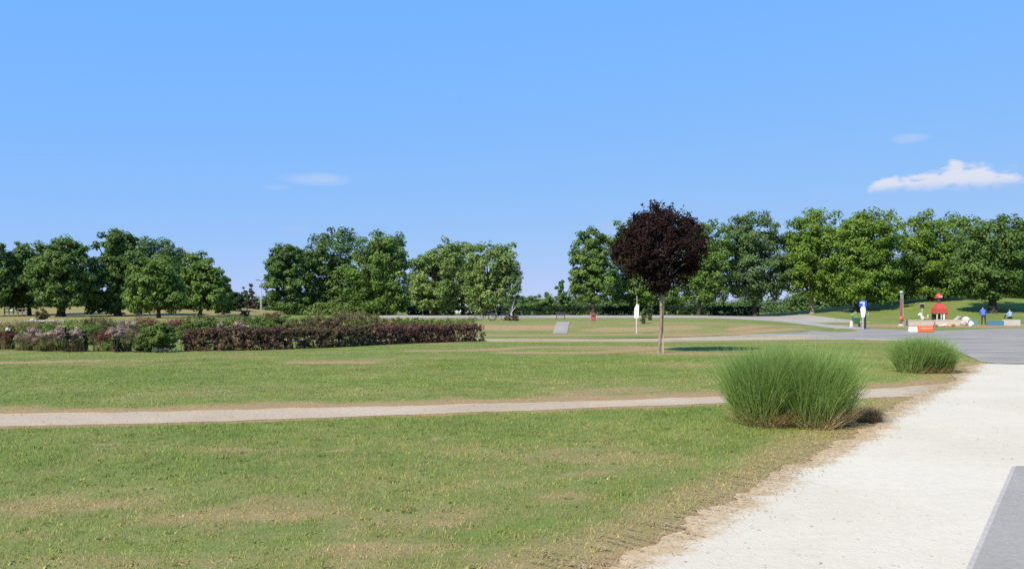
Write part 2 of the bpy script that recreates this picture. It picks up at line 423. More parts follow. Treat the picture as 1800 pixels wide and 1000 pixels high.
# slab bottom right
SLABC = G(1786, 822); s0 = G(1712, 1000); sd = np.array(SLABC)-np.array(s0)
SLAB = np.array([np.array(s0)-sd*1.2, SLABC, [14, SLABC[1]+.35], [14, -2]])
TRACKS = [(poly_pts(l), w, s) for l, w, s in (
    ([(735, 617), (850, 615.5), (905, 612), (960, 609.5), (1060, 609), (1160, 610)], .30, .8),
    ([(900, 620), (1040, 620), (1100, 616.5), (1160, 611)], .38, .85),
    ([(1010, 613), (1130, 612)], .7, .45),
    ([(530, 637.5), (585, 637), (640, 637)], .30, .75), ([(540, 634), (650, 633)], .5, .4),
    ([(-100, 639), (60, 637), (160, 634)], .28, .75), ([(180, 643), (330, 639)], .2, .35), ([(560, 628), (760, 631)], .2, .35),
    ([(60, 655), (130, 652)], .2, .3), ([(1170, 620), (1290, 622)], .8, .5), ([(1180, 640), (1260, 642)], .7, .4), ([(1020, 690), (1130, 684)], .5, .45),
    ([(850, 589.5), (1300, 587)], .75, .8), ([(860, 600.5), (1600, 601)], .3, .5), ([(1180, 591), (1300, 585), (1400, 578)], .45, .75), ([(1290, 580), (1420, 574)], .4, .65), ([(870, 577), (950, 576)], 1.0, .6), ([(1060, 580), (1200, 576)], 1.0, .5))]
PATCH = [(100, 890, 190, 17, .75), (30, 945, 120, 14, .4), (300, 915, 170, 20, .55), (480, 895, 120, 25, .45), (90, 940, 60, 12, .5), (650, 968, 110, 16, .8), (590, 940, 60, 10, .35), (290, 948, 30, 6, .7),
         (1080, 803, 150, 13, .62), (1040, 830, 80, 9, .6), (1010, 873, 70, 9, .5), (810, 853, 30, 5, .6), (230, 800, 70, 5, .6), (400, 790, 130, 6, .4), (110, 823, 30, 5, .4),
         (830, 900, 170, 22, .3), (720, 920, 150, 18, .3), (200, 860, 90, 9, .35), (545, 765, 90, 9, .3), (1120, 690, 100, 7, .45), (200, 985, 250, 14, .3), (1000, 650, 120, 6, .2)]
PATCHW = []
for px, row, w, h, s in PATCH:
    x, y = G(px, row); PATCHW.append((x, y, w*y/F, h*y*y/(CAMH*F), s))

def ground_masks(x, y):
    x = np.asarray(x, float); y = np.asarray(y, float)
    n = fbm(x, y, 2.6, 21); nl = fbm(x, y, 9, 22)
    near = 1-sstep(9, 17, y)
    dry = .20+.9*np.clip(n-.5, -.3, .5)+.6*np.clip(nl-.5, -.3, .5)+.14*near*(1-.6*sstep(-1, 2, x))
    for cx, cyy, w, h, s in PATCHW:
        r = np.hypot((x-cx)/w, (y-cyy)/h)+(fbm(x, y, 1.1, 31)-.5)*2.0+(fbm(x, y, .3, 33)-.5)*1.4
        dry = dry+s*.85*(1-sstep(.1, 1.3, r))
    dry = dry+.35*(fbm(x, y, .35, 34)-.5)
    dirt = .9*np.clip((fbm(x, y, .5, 35)-.68)*6, 0, 1)*(dry > .3)
    ds = seg_dist(x, y, sand_left); wv = .35+.75*fbm(x, y, 1.6, 41)
    dry = np.maximum(dry, 1.0*(1-sstep(.1, 1.6, ds/(wv*1.35))))
    dirt = np.maximum(dirt, .8*(1-sstep(.0, .8, ds/(wv*.9))))
    for P, w in ((cp_far[::6], 1.5), (cp_near[::6], .38)):
        d = seg_dist(x, y, P); wv = w*(.35+1.0*fbm(x, y, .9, 43))
        dry = np.maximum(dry, 1.0*(1-sstep(.4, 1.4, d/wv))); dirt = np.maximum(dirt, .85*(1-sstep(.3, 1.0, d/wv)))
    for P, w, s in TRACKS:
        d = seg_dist(x, y, P); wv = w*1.35*(.8+1.0*fbm(x, y, 2.2, 45)); s = min(1, s*1.2)
        k = 1-sstep(.5, 1.3, d/wv); dirt = np.maximum(dirt, s*k); dry = np.maximum(dry, .9*s*(1-sstep(.6, 2.0, d/wv)))
    bank = sstep(56, 59, y)*(1-sstep(70, 76, y))*(1-sstep(16, 30, x))
    dry = np.maximum(dry, bank*(.1+.75*(fbm(x*.4, y, 3.5, 51)))); dirt = np.maximum(dirt, bank*1.0*np.clip(fbm(x*.3, y, 3.5, 52)*3.4-1.75, 0, .7))
    lf = sstep(60, 66, y)*sstep(22, 34, -x)
    dry = np.maximum(dry, lf*(.25+.75*fbm(x, y, 12, 53))); dirt = np.maximum(dirt, lf*.8*np.clip(fbm(x, y, 14, 54)*2.6-1.25, 0, .8))
    pl = sstep(74, 80, y)*(1-sstep(92, 100, y))*(1-sstep(15, 25, np.abs(x-5)))
    dry = np.maximum(dry, .4*pl)
    pg = sstep(72, 76, y)*(1-sstep(86, 92, y))*sstep(28, 32, x)
    dirt = np.maximum(dirt, pg*np.clip(fbm(x, y, 4, 55)*2-.35, 0, .8)); dry = np.maximum(dry, .5*pg)
    bx, by, _ = hit(1640, 645)
    return np.clip(dry, 0, 1), np.clip(dirt, 0, 1)

def grid_axis(parts):
    out = []
    for a, b, s in parts: out.append(np.arange(a, b, s))
    return np.concatenate(out)
def geom(a, b, s, k):
    l = [a]
    while l[-1] < b: l.append(l[-1]+s); s *= k
    return np.array(l)
ys = np.concatenate([np.arange(-14, 4, 2.0), np.arange(4, 20, .2), np.arange(20, 60, .3), np.arange(60, 80, .5), np.arange(80, 170, 1.2), geom(170, 3000, 2, 1.2)])
xp = np.concatenate([np.arange(0, 10, .25), np.arange(10, 30, .5), np.arange(30, 100, 1.2), geom(100, 2500, 2, 1.25)])
xs = np.concatenate([-xp[:0:-1], xp])
X, Y = np.meshgrid(xs, ys); nx = len(xs); ny = len(ys)
Z = height(X, Y)
dry, dirt = ground_masks(X.ravel(), Y.ravel())
ii = np.arange((ny-1)*(nx-1)); r = ii//(nx-1); q = ii % (nx-1); a0 = r*nx+q
idx = np.stack([a0, a0+1, a0+nx+1, a0+nx], 1)
g = mobj('lawn', mesh_np('lawn', np.stack([X.ravel(), Y.ravel(), Z.ravel()], 1), np.full(len(ii), 4), idx, M_LAWN, {'dry': dry, 'dirt': dirt}, True))
tag(g, kind='structure')

import bmesh
def sheet(name, P, mat, lift, sub=None, thick=0):
    """flat or draped sheet over the ground; outer rim turned down by 'thick'"""
    bm = bmesh.new(); vsb = [bm.verts.new((p[0], p[1], 0)) for p in P]
    f = bm.faces.new(vsb)
    if f.normal.z < 0 or sum(P[i][0]*P[(i+1) % len(P)][1]-P[(i+1) % len(P)][0]*P[i][1] for i in range(len(P))) < 0: bmesh.ops.reverse_faces(bm, faces=[f])
    bmesh.ops.triangulate(bm, faces=bm.faces[:])
    if sub:
        for _ in range(sub[1]):
            e = [e for e in bm.edges if e.calc_length() > sub[0]]
            if not e: break
            bmesh.ops.subdivide_edges(bm, edges=e, cuts=1); bmesh.ops.triangulate(bm, faces=[f for f in bm.faces if len(f.verts) > 3])
    if thick:
        rim = [e for e in bm.edges if len(e.link_faces) == 1]
    for v in bm.verts: v.co.z = float(height(v.co.x, v.co.y))+lift
    if thick:
        ret = bmesh.ops.extrude_edge_only(bm, edges=rim)
        for v in [g for g in ret['geom'] if isinstance(g, bmesh.types.BMVert)]: v.co.z -= thick
    me = bpy.data.meshes.new(name); bm.to_mesh(me); bm.free(); me.materials.append(mat)
    o = mobj(name, me); return tag(o, kind='structure')
def strip_mesh(rows, edges, mat, name, extra=None, lift=.01):
    """rows: point lines side by side; edges: value of the 'edge' attribute of each row"""
    n = len(rows[0]); V = np.vstack(rows); Z = height(V[:, 0], V[:, 1])+lift
    I = []
    for r_ in range(len(rows)-1):
        a = np.arange(n-1)+r_*n; I.append(np.stack([a, a+n, a+n+1, a+1], 1))
    I = np.vstack(I).tolist(); V3 = np.hstack([V, Z[:, None]]).tolist(); E = np.repeat(edges, n).tolist()
    if extra is not None:
        b = len(V3); V3 += [(x, y, float(height(x, y))+lift) for x, y in extra]; E += [1.0]*len(extra)
        I.append([(len(rows)-1)*n+i for i in range(n)]+[b+i for i in range(len(extra))])
    me = bpy.data.meshes.new(name); me.from_pydata(V3, [], I)
    a = me.attributes.new('edge', 'FLOAT', 'POINT'); a.data.foreach_set('value', np.array(E, np.float32)); me.materials.append(mat)
    bm = bmesh.new(); bm.from_mesh(me); bmesh.ops.recalc_face_normals(bm, faces=bm.faces[:])
    if sum(f.normal.z*f.calc_area() for f in bm.faces) < 0: bmesh.ops.reverse_faces(bm, faces=bm.faces[:])
    bm.to_mesh(me); bm.free()
    return tag(mobj(name, me), kind='structure')
base_e = densify(sand_left, .08); ow = (fbm(base_e[:, 0], base_e[:, 1], .7, 71)-.5)*.55+(fbm(base_e[:, 0], base_e[:, 1], .16, 72)-.5)*.25
de = np.gradient(base_e, axis=0); ne = np.stack([de[:, 1], -de[:, 0]], 1); ne /= np.hypot(ne[:, 0], ne[:, 1])[:, None]
strip_mesh([base_e+ne*(o_+ow*wk)[:, None] for o_, wk in ((-.16, 1), (0, .8), (.14, .6), (.3, .4), (.55, .2), (.95, 0))], [.0, .25, .48, .68, .9, 1.0], M_SAND, 'sandy_path', [(32, SAND_TOP), (32, -6), (base_e[0][0]+1.2, -6)], .010)
m_ = min(len(cp_far), len(cp_near))
def resample(P, n):
    d = np.concatenate([[0], np.cumsum(np.hypot(*np.diff(P, axis=0).T))]); t = np.linspace(0, d[-1], n)
    return np.stack([np.interp(t, d, P[:, 0]), np.interp(t, d, P[:, 1])], 1)
fa, nr = resample(cp_far, 420), resample(cp_near, 420)
strip_mesh([fa*(1-q_)+nr*q_ for q_ in (-.10, 0, .12, .32, .72, .9, 1.0, 1.05)], [0, .3, .65, 1, 1, .7, .35, 0], M_GRAVEL, 'gravel_path', None, .005)
i0 = int(np.argmin(np.hypot(*(rd_near-np.array(G(1585, 598))).T))); j0 = int(np.argmin(np.hypot(*(rd_far-np.array(G(1640, 582))).T)))
def resample(P, n):
    d = np.concatenate([[0], np.cumsum(np.hypot(*np.diff(P, axis=0).T))]); t = np.linspace(0, d[-1], n)
    return np.stack([np.interp(t, d, P[:, 0]), np.interp(t, d, P[:, 1])], 1)
strip_mesh([resample(rd_far[:j0+1], 160), resample(rd_near[:i0+1], 160)], [.0, .0], M_ASPH, 'asphalt_road', None, .014)
me = bpy.data.objects['asphalt_road'].data; vx = np.array([v.co.x for v in me.vertices])
me.attributes['edge'].data.foreach_set('value', (.22+.78*sstep(13, 22, vx)).astype(np.float32))
sheet('asphalt_plaza', np.vstack([rd_near[i0:], [[45, SAND_TOP-.15], [52, rd_far[-1][1]]], rd_far[j0:][::-1]]), M_ASPH, .014)
me = bpy.data.objects['asphalt_plaza'].data; a = me.attributes.new('edge', 'FLOAT', 'POINT'); a.data.foreach_set('value', np.ones(len(me.vertices), np.float32))
sheet('branch_road', BRANCH, M_ASPH2, .03, (4, 5), thick=.06)
sheet('paved_ramp', wobble(np.vstack([RAMP, RAMP[:1]]), .12, .8, 77)[:-1], gritty('ramp_paving', (.27, .24, .20), (.33, .295, .25), 6, .3), .03, (1.5, 5), thick=.05)
# upper road along the plateau
U0, U1 = G(700, 558.8), G(700, 555)
sheet('upper_road', np.array([[-18, U0[1]], [38, U0[1]], [38, U1[1]], [-18, U1[1]]]), M_ASPH2, .06, (6, 6), thick=.1)
sheet('asphalt_slab', SLAB, M_SLAB, .020, thick=.03)
# pale edging round the slab
mb = MB()
def edging(a, b, w, z0, z1, k=None):
    a = np.array(a); b = np.array(b); d = (b-a)/np.hypot(*(b-a)); n = np.array([-d[1], d[0]])
    L = np.hypot(*(b-a)); k = k or max(1, int(L/1.0))
    for i in range(k):
        p = a+d*(L*i/k+.001); q = a+d*(L*(i+1)/k-.001)
        V = [(p[0], p[1], z0), (q[0], q[1], z0), (q[0]+n[0]*w, q[1]+n[1]*w, z0), (p[0]+n[0]*w, p[1]+n[1]*w, z0)]
        mb.add(V+[(x, y, z1) for x, y, _ in V], [(3, 2, 1, 0), (4, 5, 6, 7), (0, 1, 5, 4), (1, 2, 6, 5), (2, 3, 7, 6), (3, 0, 4, 7)])
edging(SLAB[0], SLAB[1], .035, -.02, .018, 1)
edging(SLAB[1]+np.array([.02, 0]), SLAB[2], .03, -.02, .0175, 1)
o = mb.build('slab_edging', M_EDGE); tag(o, kind='structure')
# pale kerb along the near side of the road
mb = MB()
KL = poly_pts([(856, 599.8), (1000, 599.3), (1180, 599.8), (1350, 597.8), (1500, 596.3), (1588, 598.6)])
for a, b in zip(KL[:-1], KL[1:]): edging(a-np.array([0, .22]), b-np.array([0, .22]), .2, -.05, .035)
o = mb.build('road_kerb', M_EDGE); tag(o, kind='structure')

# ------------------------------------------------------------------ grass as real blades (stuff)
def blades(N, rad, hmin, hmax, w, lean, rng, segs=2, ang=None):
    """N bent tapering blades, returns verts, sizes, idx, tint"""
    a = rng.uniform(0, 2*np.pi, N); rr = rad*np.sqrt(rng.uniform(0, 1, N))
    bx = rr*np.cos(a); by = rr*np.sin(a)
    h = rng.uniform(hmin, hmax, N); th = rng.uniform(0, 2*np.pi, N); le = h*rng.uniform(.1, lean, N)
    wa = rng.uniform(0, np.pi, N); wx = np.cos(wa)*w/2; wy = np.sin(wa)*w/2
    rows = []
    for k in range(segs+1):
        t = k/segs; cx = bx+np.cos(th)*le*t*t; cyy = by+np.sin(th)*le*t*t; cz = h*t
        ww = 1-t*.97 if k else .8
        rows.append(np.stack([cx-wx*ww, cyy-wy*ww, cz], 1)); rows.append(np.stack([cx+wx*ww, cyy+wy*ww, cz], 1))
    V = np.stack(rows, 1).reshape(-1, 3); n = 2*(segs+1)
    b = (np.arange(N)*n)[:, None]
    I = np.concatenate([np.stack([b[:, 0]+2*k, b[:, 0]+2*k+1, b[:, 0]+2*k+3, b[:, 0]+2*k+2], 1)[:, None] for k in range(segs)], 1).reshape(-1, 4)
    tint = np.repeat(rng.uniform(0, 1, N), n)
    return V, I, tint
protos = bpy.data.collections.new('grass_tuft_sources')
def tuft_proto(k, N, rad, h0, h1, w, lean):
    V, I, t = blades(N, rad, h0, h1, w, lean, rngof(900+k))
    o = bpy.data.objects.new('grass_tuft', mesh_np('grass_tuft', V, np.full(len(I), 4), I, M_GRASS, {'tint': t})); protos.objects.link(o)
    return o
def scatter_group(name, colname, protos_args):
    col = bpy.data.collections.new(colname)
    for k, a in enumerate(protos_args):
        V, I, t = blades(*a, rngof(hash(colname) % 1000+k if False else 700+len(colname)*10+k))
        col.objects.link(bpy.data.objects.new('grass_tuft', mesh_np('grass_tuft', V, np.full(len(I), 4), I, M_GRASS, {'tint': t})))
    ng = bpy.data.node_groups.new(name, 'GeometryNodeTree')
    ng.interface.new_socket('Geometry', in_out='INPUT', socket_type='NodeSocketGeometry')
    ng.interface.new_socket('Geometry', in_out='OUTPUT', socket_type='NodeSocketGeometry')
    N = ng.nodes; L = ng.links
    gi = N.new('NodeGroupInput'); go = N.new('NodeGroupOutput')
    ci = N.new('GeometryNodeCollectionInfo'); ci.inputs['Collection'].default_value = col
    ci.inputs['Separate Children'].default_value = True; ci.inputs['Reset Children'].default_value = True
    ip = N.new('GeometryNodeInstanceOnPoints'); ip.inputs['Pick Instance'].default_value = True
    def na(nm, typ='FLOAT'):
        n = N.new('GeometryNodeInputNamedAttribute'); n.data_type = typ; n.inputs[0].default_value = nm; return n.outputs[0]
    cx = N.new('ShaderNodeCombineXYZ'); L.new(na('rot'), cx.inputs[2])
    cs = N.new('ShaderNodeCombineXYZ'); s = na('scl'); L.new(s, cs.inputs[0]); L.new(s, cs.inputs[1]); L.new(na('hgt'), cs.inputs[2])
    L.new(gi.outputs[0], ip.inputs['Points']); L.new(ci.outputs[0], ip.inputs['Instance'])
    L.new(na('pick', 'INT'), ip.inputs['Instance Index'])
    e2r = N.new('FunctionNodeEulerToRotation'); L.new(cx.outputs[0], e2r.inputs[0]); L.new(e2r.outputs[0], ip.inputs['Rotation'])
    L.new(cs.outputs[0], ip.inputs['Scale']); L.new(ip.outputs[0], go.inputs[0])
    return ng
SHRUB_BASE = []
def lawn_points(y0, y1, sp, rng, keep_edge):
    P = []
    for yy in np.arange(y0, y1, sp):
        hw = yy*.60+1.5; xx = np.arange(-hw, hw, sp); P.append(np.stack([xx, np.full(len(xx), yy)], 1))
    P = np.vstack(P); P = P+rng.uniform(-.6, .6, P.shape)*sp
    x, y = P[:, 0], P[:, 1]
    dry, dirt = ground_masks(x, y)
    bad = inside(x, y, CROSS) | inside(x, y, ROAD) | inside(x, y, SLAB)
    on_sand = inside(x, y, SAND); dsand = seg_dist(x, y, sand_edge[::4])
    bad |= on_sand & (rng.uniform(0, 1, len(x)) > .25*np.exp(-dsand/.08))
    bad |= rng.uniform(0, 1, len(x)) < dirt*1.1-.12
    ok = ~bad
    return P[ok], dry[ok], dirt[ok]
def lawn_layer(name, label, y0, y1, sp, args, rng):
    P, dry, dirt = lawn_points(y0, y1, sp, rng, .1)
    n = len(P); z = height(P[:, 0], P[:, 1])
    me = bpy.data.meshes.new(name); me.vertices.add(n)
    me.vertices.foreach_set('co', np.stack([P[:, 0], P[:, 1], z], 1).astype(np.float32).ravel())
    lush = fbm(P[:, 0], P[:, 1], 1.1, 61)
    for k, v in (('rot', rng.uniform(0, 6.28, n)), ('scl', rng.uniform(.8, 1.25, n)), ('hgt', (.55+.9*lush)*(1-.5*dry)*(1-.5*dirt)*rng.uniform(.8, 1.2, n)), ('dry', np.clip(dry+rng.normal(0, .20, n), 0, 1)), ('val', np.clip(rng.normal(.5, .22, n)+.6*(fbm(P[:, 0], P[:, 1], .45, 62)-.5), .75*np.clip(dry, 0, 1), 1))):
        a = me.attributes.new(k, 'FLOAT', 'POINT'); a.data.foreach_set('value', v.astype(np.float32))
    a = me.attributes.new('pick', 'INT', 'POINT'); a.data.foreach_set('value', rng.integers(0, len(args), n).astype(np.int32))
    o = mobj(name, me); md = o.modifiers.new('scatter', 'NODES'); md.node_group = scatter_group(name+'_nodes', name+'_sources', args)
    tag(o, label, 'grass', kind='stuff'); return n
R = rngof(5)
n1 = lawn_layer('near_lawn_grass', 'short mown grass with dry patches in the foreground lawn', 4.8, 15, .15, [(46, .13, .018, .050, .0048, .9)]*7+[(16, .07, .012, .032, .020, 2.2)], R)
n2 = lawn_layer('middle_lawn_grass', 'short mown grass between the gravel path and the planted bed', 15, 29, .24, [(60, .20, .012, .036, .008, .9)]*7+[(20, .12, .01, .03, .03, 2.0)], R)
n3_ = lawn_layer('far_lawn_grass', 'short grass of the far lawn up to the asphalt road', 29, 46, .42, [(60, .34, .008, .024, .013, .9)]*4, R)

# ------------------------------------------------------------------ plants
def leaf_mesh(P, Nrm, size, rng, aspect=.55, tint=None):
    """diamond leaves folded along the midrib"""
    n = len(P); s = size*rng.uniform(.65, 1.35, n)
    t = rng.normal(0, 1, (n, 3)); t -= Nrm*np.sum(t*Nrm, 1)[:, None]; t /= np.linalg.norm(t, axis=1)[:, None]+1e-9
    b = np.cross(Nrm, t)
    l = (s/2)[:, None]; w = l*aspect; up = Nrm*l*.18
    V = np.stack([P-t*l, P+b*w+up, P+t*l, P-b*w+up], 1).reshape(-1, 3)
    i = (np.arange(n)*4)[:, None]; I = np.concatenate([i, i+1, i+2, i+3], 1)
    if tint is None: tint = rng.uniform(0, 1, n)
    return V, I, np.repeat(tint, 4)
def unit(v): return v/(np.linalg.norm(v, axis=1)[:, None]+1e-9)
def rand_dirs(n, rng): return unit(rng.normal(0, 1, (n, 3)))

def crown_points(lobes, n_leaf, rc, rng, fill=.5, droop=0):
    """lobes: (cx,cy,cz,rx,ry,rz). clumps of leaves on and in the lobes"""
    area = np.array([(l[3]*l[5]+l[3]*l[4]+l[4]*l[5]) for l in lobes]); area = area/area.sum()
    P = []; Nn = []; T = []; clumps = []
    per = 70
    for l, w in zip(lobes, area):
        c = np.array(l[:3]); rad = np.array(l[3:6]); nc = max(6, int(n_leaf*w/per))
        d = rand_dirs(nc, rng)
        rr = np.where(rng.uniform(0, 1, nc) < fill, rng.uniform(.80, 1.06, nc), rng.uniform(.35, .85, nc))
        cc = c+d*rad*rr[:, None]; cr = rc*rng.uniform(.6, 1.35, nc)
        ct = rng.uniform(0, 1, nc)
        m = rng.poisson(per*(cr/rc)**1.6)+8
        k = np.repeat(np.arange(nc), m); n = len(k)
        q = rand_dirs(n, rng)*(rng.uniform(0, 1, n)**.45)[:, None]*cr[k][:, None]*np.array([1.15, 1.15, .8])
        p = cc[k]+q
        if droop: p[:, 2] -= droop*(np.abs(q[:, 2])+np.linalg.norm(q[:, :2], axis=1))*rng.uniform(0, 1, n)
        nn = unit(q/cr[k][:, None]*.8+d[k]*.5+np.array([0, 0, .55])+rng.normal(0, .55, (n, 3)))
        P.append(p); Nn.append(nn); T.append(np.clip(ct[k]*.6+rng.uniform(0, .4, n)+rng.normal(0, .03, n), 0, 1)); clumps.append(cc)
    return np.vstack(P), np.vstack(Nn), np.concatenate(T), np.vstack(clumps)

def trunk_mesh(mb, base, top, r0, r1, clumps, rng, nbr=10, wob=.05, nseg=7, n=8, flare=1.6):
    base = Vector(base); top = Vector(top); H = (top-base).length
    pts = []; rad = []
    ox = rng.uniform(-1, 1, (nseg+1, 2))*wob*H
    for k in range(nseg+1):
        t = k/nseg; p = base.lerp(top, t)
        if 0 < k: p += Vector((ox[k][0], ox[k][1], 0))*min(1, t*2)
        pts.append(p); rad.append(r0+(r1-r0)*t)
    pts.insert(1, pts[0].lerp(pts[1], .25)); rad.insert(1, r0*1.05); rad[0] = r0*flare
    pts[0] = pts[0]-Vector((0, 0, .15))
    mb.tube(pts, rad, n)
    if clumps is not None and len(clumps):
        sel = rng.choice(len(clumps), min(nbr, len(clumps)), replace=False)
        for s in sel:
            e = Vector(clumps[s]); k = int(rng.integers(max(2, nseg//2-1), nseg)); a = pts[k]
            if e.z < a.z-.3*H: continue
            mid = a.lerp(e, .5)+Vector((0, 0, (e-a).length*.1))
            mb.tube([a, mid, e], [rad[k]*.6, rad[k]*.38, rad[k]*.12], 5, False)

def tree(name, label, base_px, d, lobes_px, leafmat_, seed, n_leaf=11000, size=.30, trunk_r=.22, rc=None, group=None, bark=None, fill=.55, depth=.9, droop=0, base_off=0, trunk_top=.75, aspect=.72):
    rng = rngof(seed); x0 = (base_px-900)/F*d; z0 = float(height(x0, d))
    k = d/F; lobes = []
    for j, l in enumerate(lobes_px):
        cx, cyy, rx, ry = l[:4]; off = l[4] if len(l) > 4 else rng.uniform(-.25, .25)*rx
        rx *= (1.17 if base_px > 1350 else 1.1); lobes.append(((cx-900)*k-x0, off*k, CAMH-(cyy-HOR)*k-z0, rx*k, (rx+ry)/2*k*depth, ry*k))
    if rc is None: rc = .27*np.mean([min(l[3], l[5]) for l in lobes])
    P, Nn, T, cl = crown_points(lobes, int(n_leaf*1.62), rc, rng, fill, droop)
    keep = P[:, 2] > .25; P, Nn, T = P[keep], Nn[keep], T[keep]
    t = thing(name, (x0, d, z0), label, 'tree', group)
    V, I, tt = leaf_mesh(P, Nn, size, rng, aspect, T)
    mobj('crown', mesh_np('crown', V, np.full(len(I), 4), I, leafmat_, {'tint': tt}), t)
    zt = max(l[2]+l[5] for l in lobes); cxm = np.average([l[0] for l in lobes], weights=[l[3]*l[5] for l in lobes])
    mb = MB(); trunk_mesh(mb, (0, 0, 0), (cxm*.7, 0, zt*trunk_top), trunk_r, trunk_r*.25, cl, rng, 14, .012)
    mb.build('trunk', bark or M_BARK, t, True)
    return t

GL, GM, GR = 'trees on the left of the park', 'trees in the middle of the park', 'trees on the right of the park'
T_ = tree
# left group
T_('broadleaf_tree', 'dark green tree cut off by the left edge of the photo', -12, 100, [(-14, 470, 34, 44), (4, 505, 22, 35), (-20, 520, 30, 25)], L_DARK, 1, group=GL)
T_('broadleaf_tree', 'dark bushy tree with low crown beside the leftmost edge tree', 52, 103, [(45, 470, 32, 40), (62, 505, 34, 38), (30, 515, 28, 32), (80, 475, 20, 30)], L_DARK, 2, group=GL)
T_('broadleaf_tree', 'dark spreading tree with thick straight trunk before the tan slope', 107, 98, [(112, 462, 46, 44), (95, 495, 38, 40), (140, 500, 32, 36), (118, 440, 28, 24), (110, 520, 42, 20)], L_DARK, 3, group=GL, trunk_r=.45, n_leaf=13000)
T_('broadleaf_tree', 'tallest tree of the left group with dark shaded foot', 207, 101, [(200, 450, 40, 42), (190, 500, 36, 44), (220, 520, 30, 34), (205, 425, 26, 20), (175, 535, 20, 22), (238, 455, 20, 34)], L_DARK, 4, group=GL, trunk_r=.4, n_leaf=13000)
T_('broadleaf_tree', 'blue green round topped tree behind the small fresh green tree', 285, 118, [(270, 455, 46, 40), (300, 470, 30, 42), (285, 510, 44, 36)], L_BLUE, 5, group=GL)
T_('broadleaf_tree', 'small fresh green tree with slim dark trunk in the left group', 279, 92, [(268, 500, 40, 44), (285, 475, 28, 26), (250, 525, 26, 24), (305, 520, 24, 28)], L_MID, 6, group=GL, size=.24)
T_('broadleaf_tree', 'bright conical tree right of the small fresh green tree', 352, 100, [(358, 480, 28, 33), (340, 510, 32, 36), (372, 515, 30, 34), (345, 475, 22, 24)], L_MID, 7, group=GL)
T_('broadleaf_tree', 'low tree at the right end of the left group', 392, 108, [(394, 518, 16, 31), (384, 528, 18, 22), (400, 533, 10, 18)], L_MID, 8, group=GL, n_leaf=6000, size=.24)
T_('evergreen_tree', 'low dark rounded evergreen beside the gap with the lamp post', 412, 120, [(412, 534, 15, 20), (400, 540, 14, 14)], L_CLIP, 9, group=GL, n_leaf=6000, size=.25)
# middle group
T_('broadleaf_tree', 'left tree of the middle group with a bare dark trunk', 507, 118, [(505, 462, 32, 36), (490, 495, 22, 40), (520, 500, 26, 40), (508, 445, 20, 19), (505, 530, 30, 20)], L_DARK, 10, group=GM)
T_('broadleaf_tree', 'tallest tree of the middle group with broad domed crown', 582, 122, [(585, 445, 46, 42), (560, 490, 40, 50), (610, 495, 38, 46), (590, 530, 46, 24), (548, 460, 24, 28)], L_DARK, 11, group=GM, n_leaf=14000)
T_('broadleaf_tree', 'dense round tree behind the purple hedge in the middle group', 676, 116, [(672, 450, 42, 43), (690, 490, 32, 44), (650, 495, 34, 44), (675, 530, 40, 22)], L_MID, 12, group=GM, n_leaf=14000)
T_('broadleaf_tree', 'lighter tree with thick dark trunk right of the dense round tree', 763, 112, [(760, 480, 36, 38), (785, 455, 26, 36), (745, 510, 24, 32), (770, 515, 34, 26)], L_LIGHT, 13, group=GM, trunk_r=.4, droop=.3)
T_('broadleaf_tree', 'tree showing between the two light green trees', 815, 128, [(812, 460, 30, 34), (800, 500, 30, 38), (830, 510, 24, 30)], L_LIGHT, 14, group=GM, fill=.7, n_leaf=7500)
T_('weeping_tree', 'light green drooping tree at the right end of the middle group', 851, 110, [(858, 465, 40, 42), (890, 470, 24, 44), (835, 490, 26, 38), (868, 510, 36, 30), (850, 520, 26, 26)], L_LIGHT, 15, group=GM, droop=.7, n_leaf=10000)
T_('young_tree', 'thin dark young tree with pale trunk by the upper road', 899, 98, [(900, 505, 14, 28), (893, 525, 15, 16), (908, 530, 12, 14)], L_BLUE, 16, group=GM, n_leaf=2600, size=.2, trunk_r=.12, bark=M_BIRCH)
# distant trees in the gaps
T_('distant_tree', 'far small tree peeping out right of the drooping tree', 922, 230, [(922, 536, 14, 14), (912, 530, 10, 12)], L_BLUE, 17, group='far trees', n_leaf=2600, size=.45)
T_('distant_tree', 'far rounded light green tree left of the pointed one', 952, 210, [(952, 533, 20, 17), (940, 538, 14, 13), (966, 540, 14, 13)], L_MID, 18, group='far trees', n_leaf=3500, size=.42)
T_('distant_tree', 'far pointed tree standing in the open gap of sky', 990, 205, [(990, 530, 14, 22), (986, 506, 7, 17), (1000, 538, 12, 14), (982, 538, 12, 14)], L_DARK, 19, group='far trees', n_leaf=3600, size=.4)
T_('conifer_tree', 'far narrow brownish spire shaped conifer beyond the lamp post', 443, 220, [(443, 507, 4, 14), (444, 525, 7, 16), (438, 538, 10, 14), (450, 540, 10, 14)], L_CON, 20, group='far trees', n_leaf=2600, size=.35)
T_('distant_tree', 'far dark tree left of the spire shaped conifer', 434, 225, [(434, 525, 8, 18), (440, 540, 14, 12), (431, 512, 5, 12)], L_BLUE, 21, group='far trees', n_leaf=2400, size=.4)
T_('distant_tree', 'far green tree right of the pale lamp post', 475, 190, [(474, 536, 14, 16), (466, 542, 12, 10), (486, 530, 12, 20)], L_BLUE, 22, group='far trees', n_leaf=3200, size=.42)
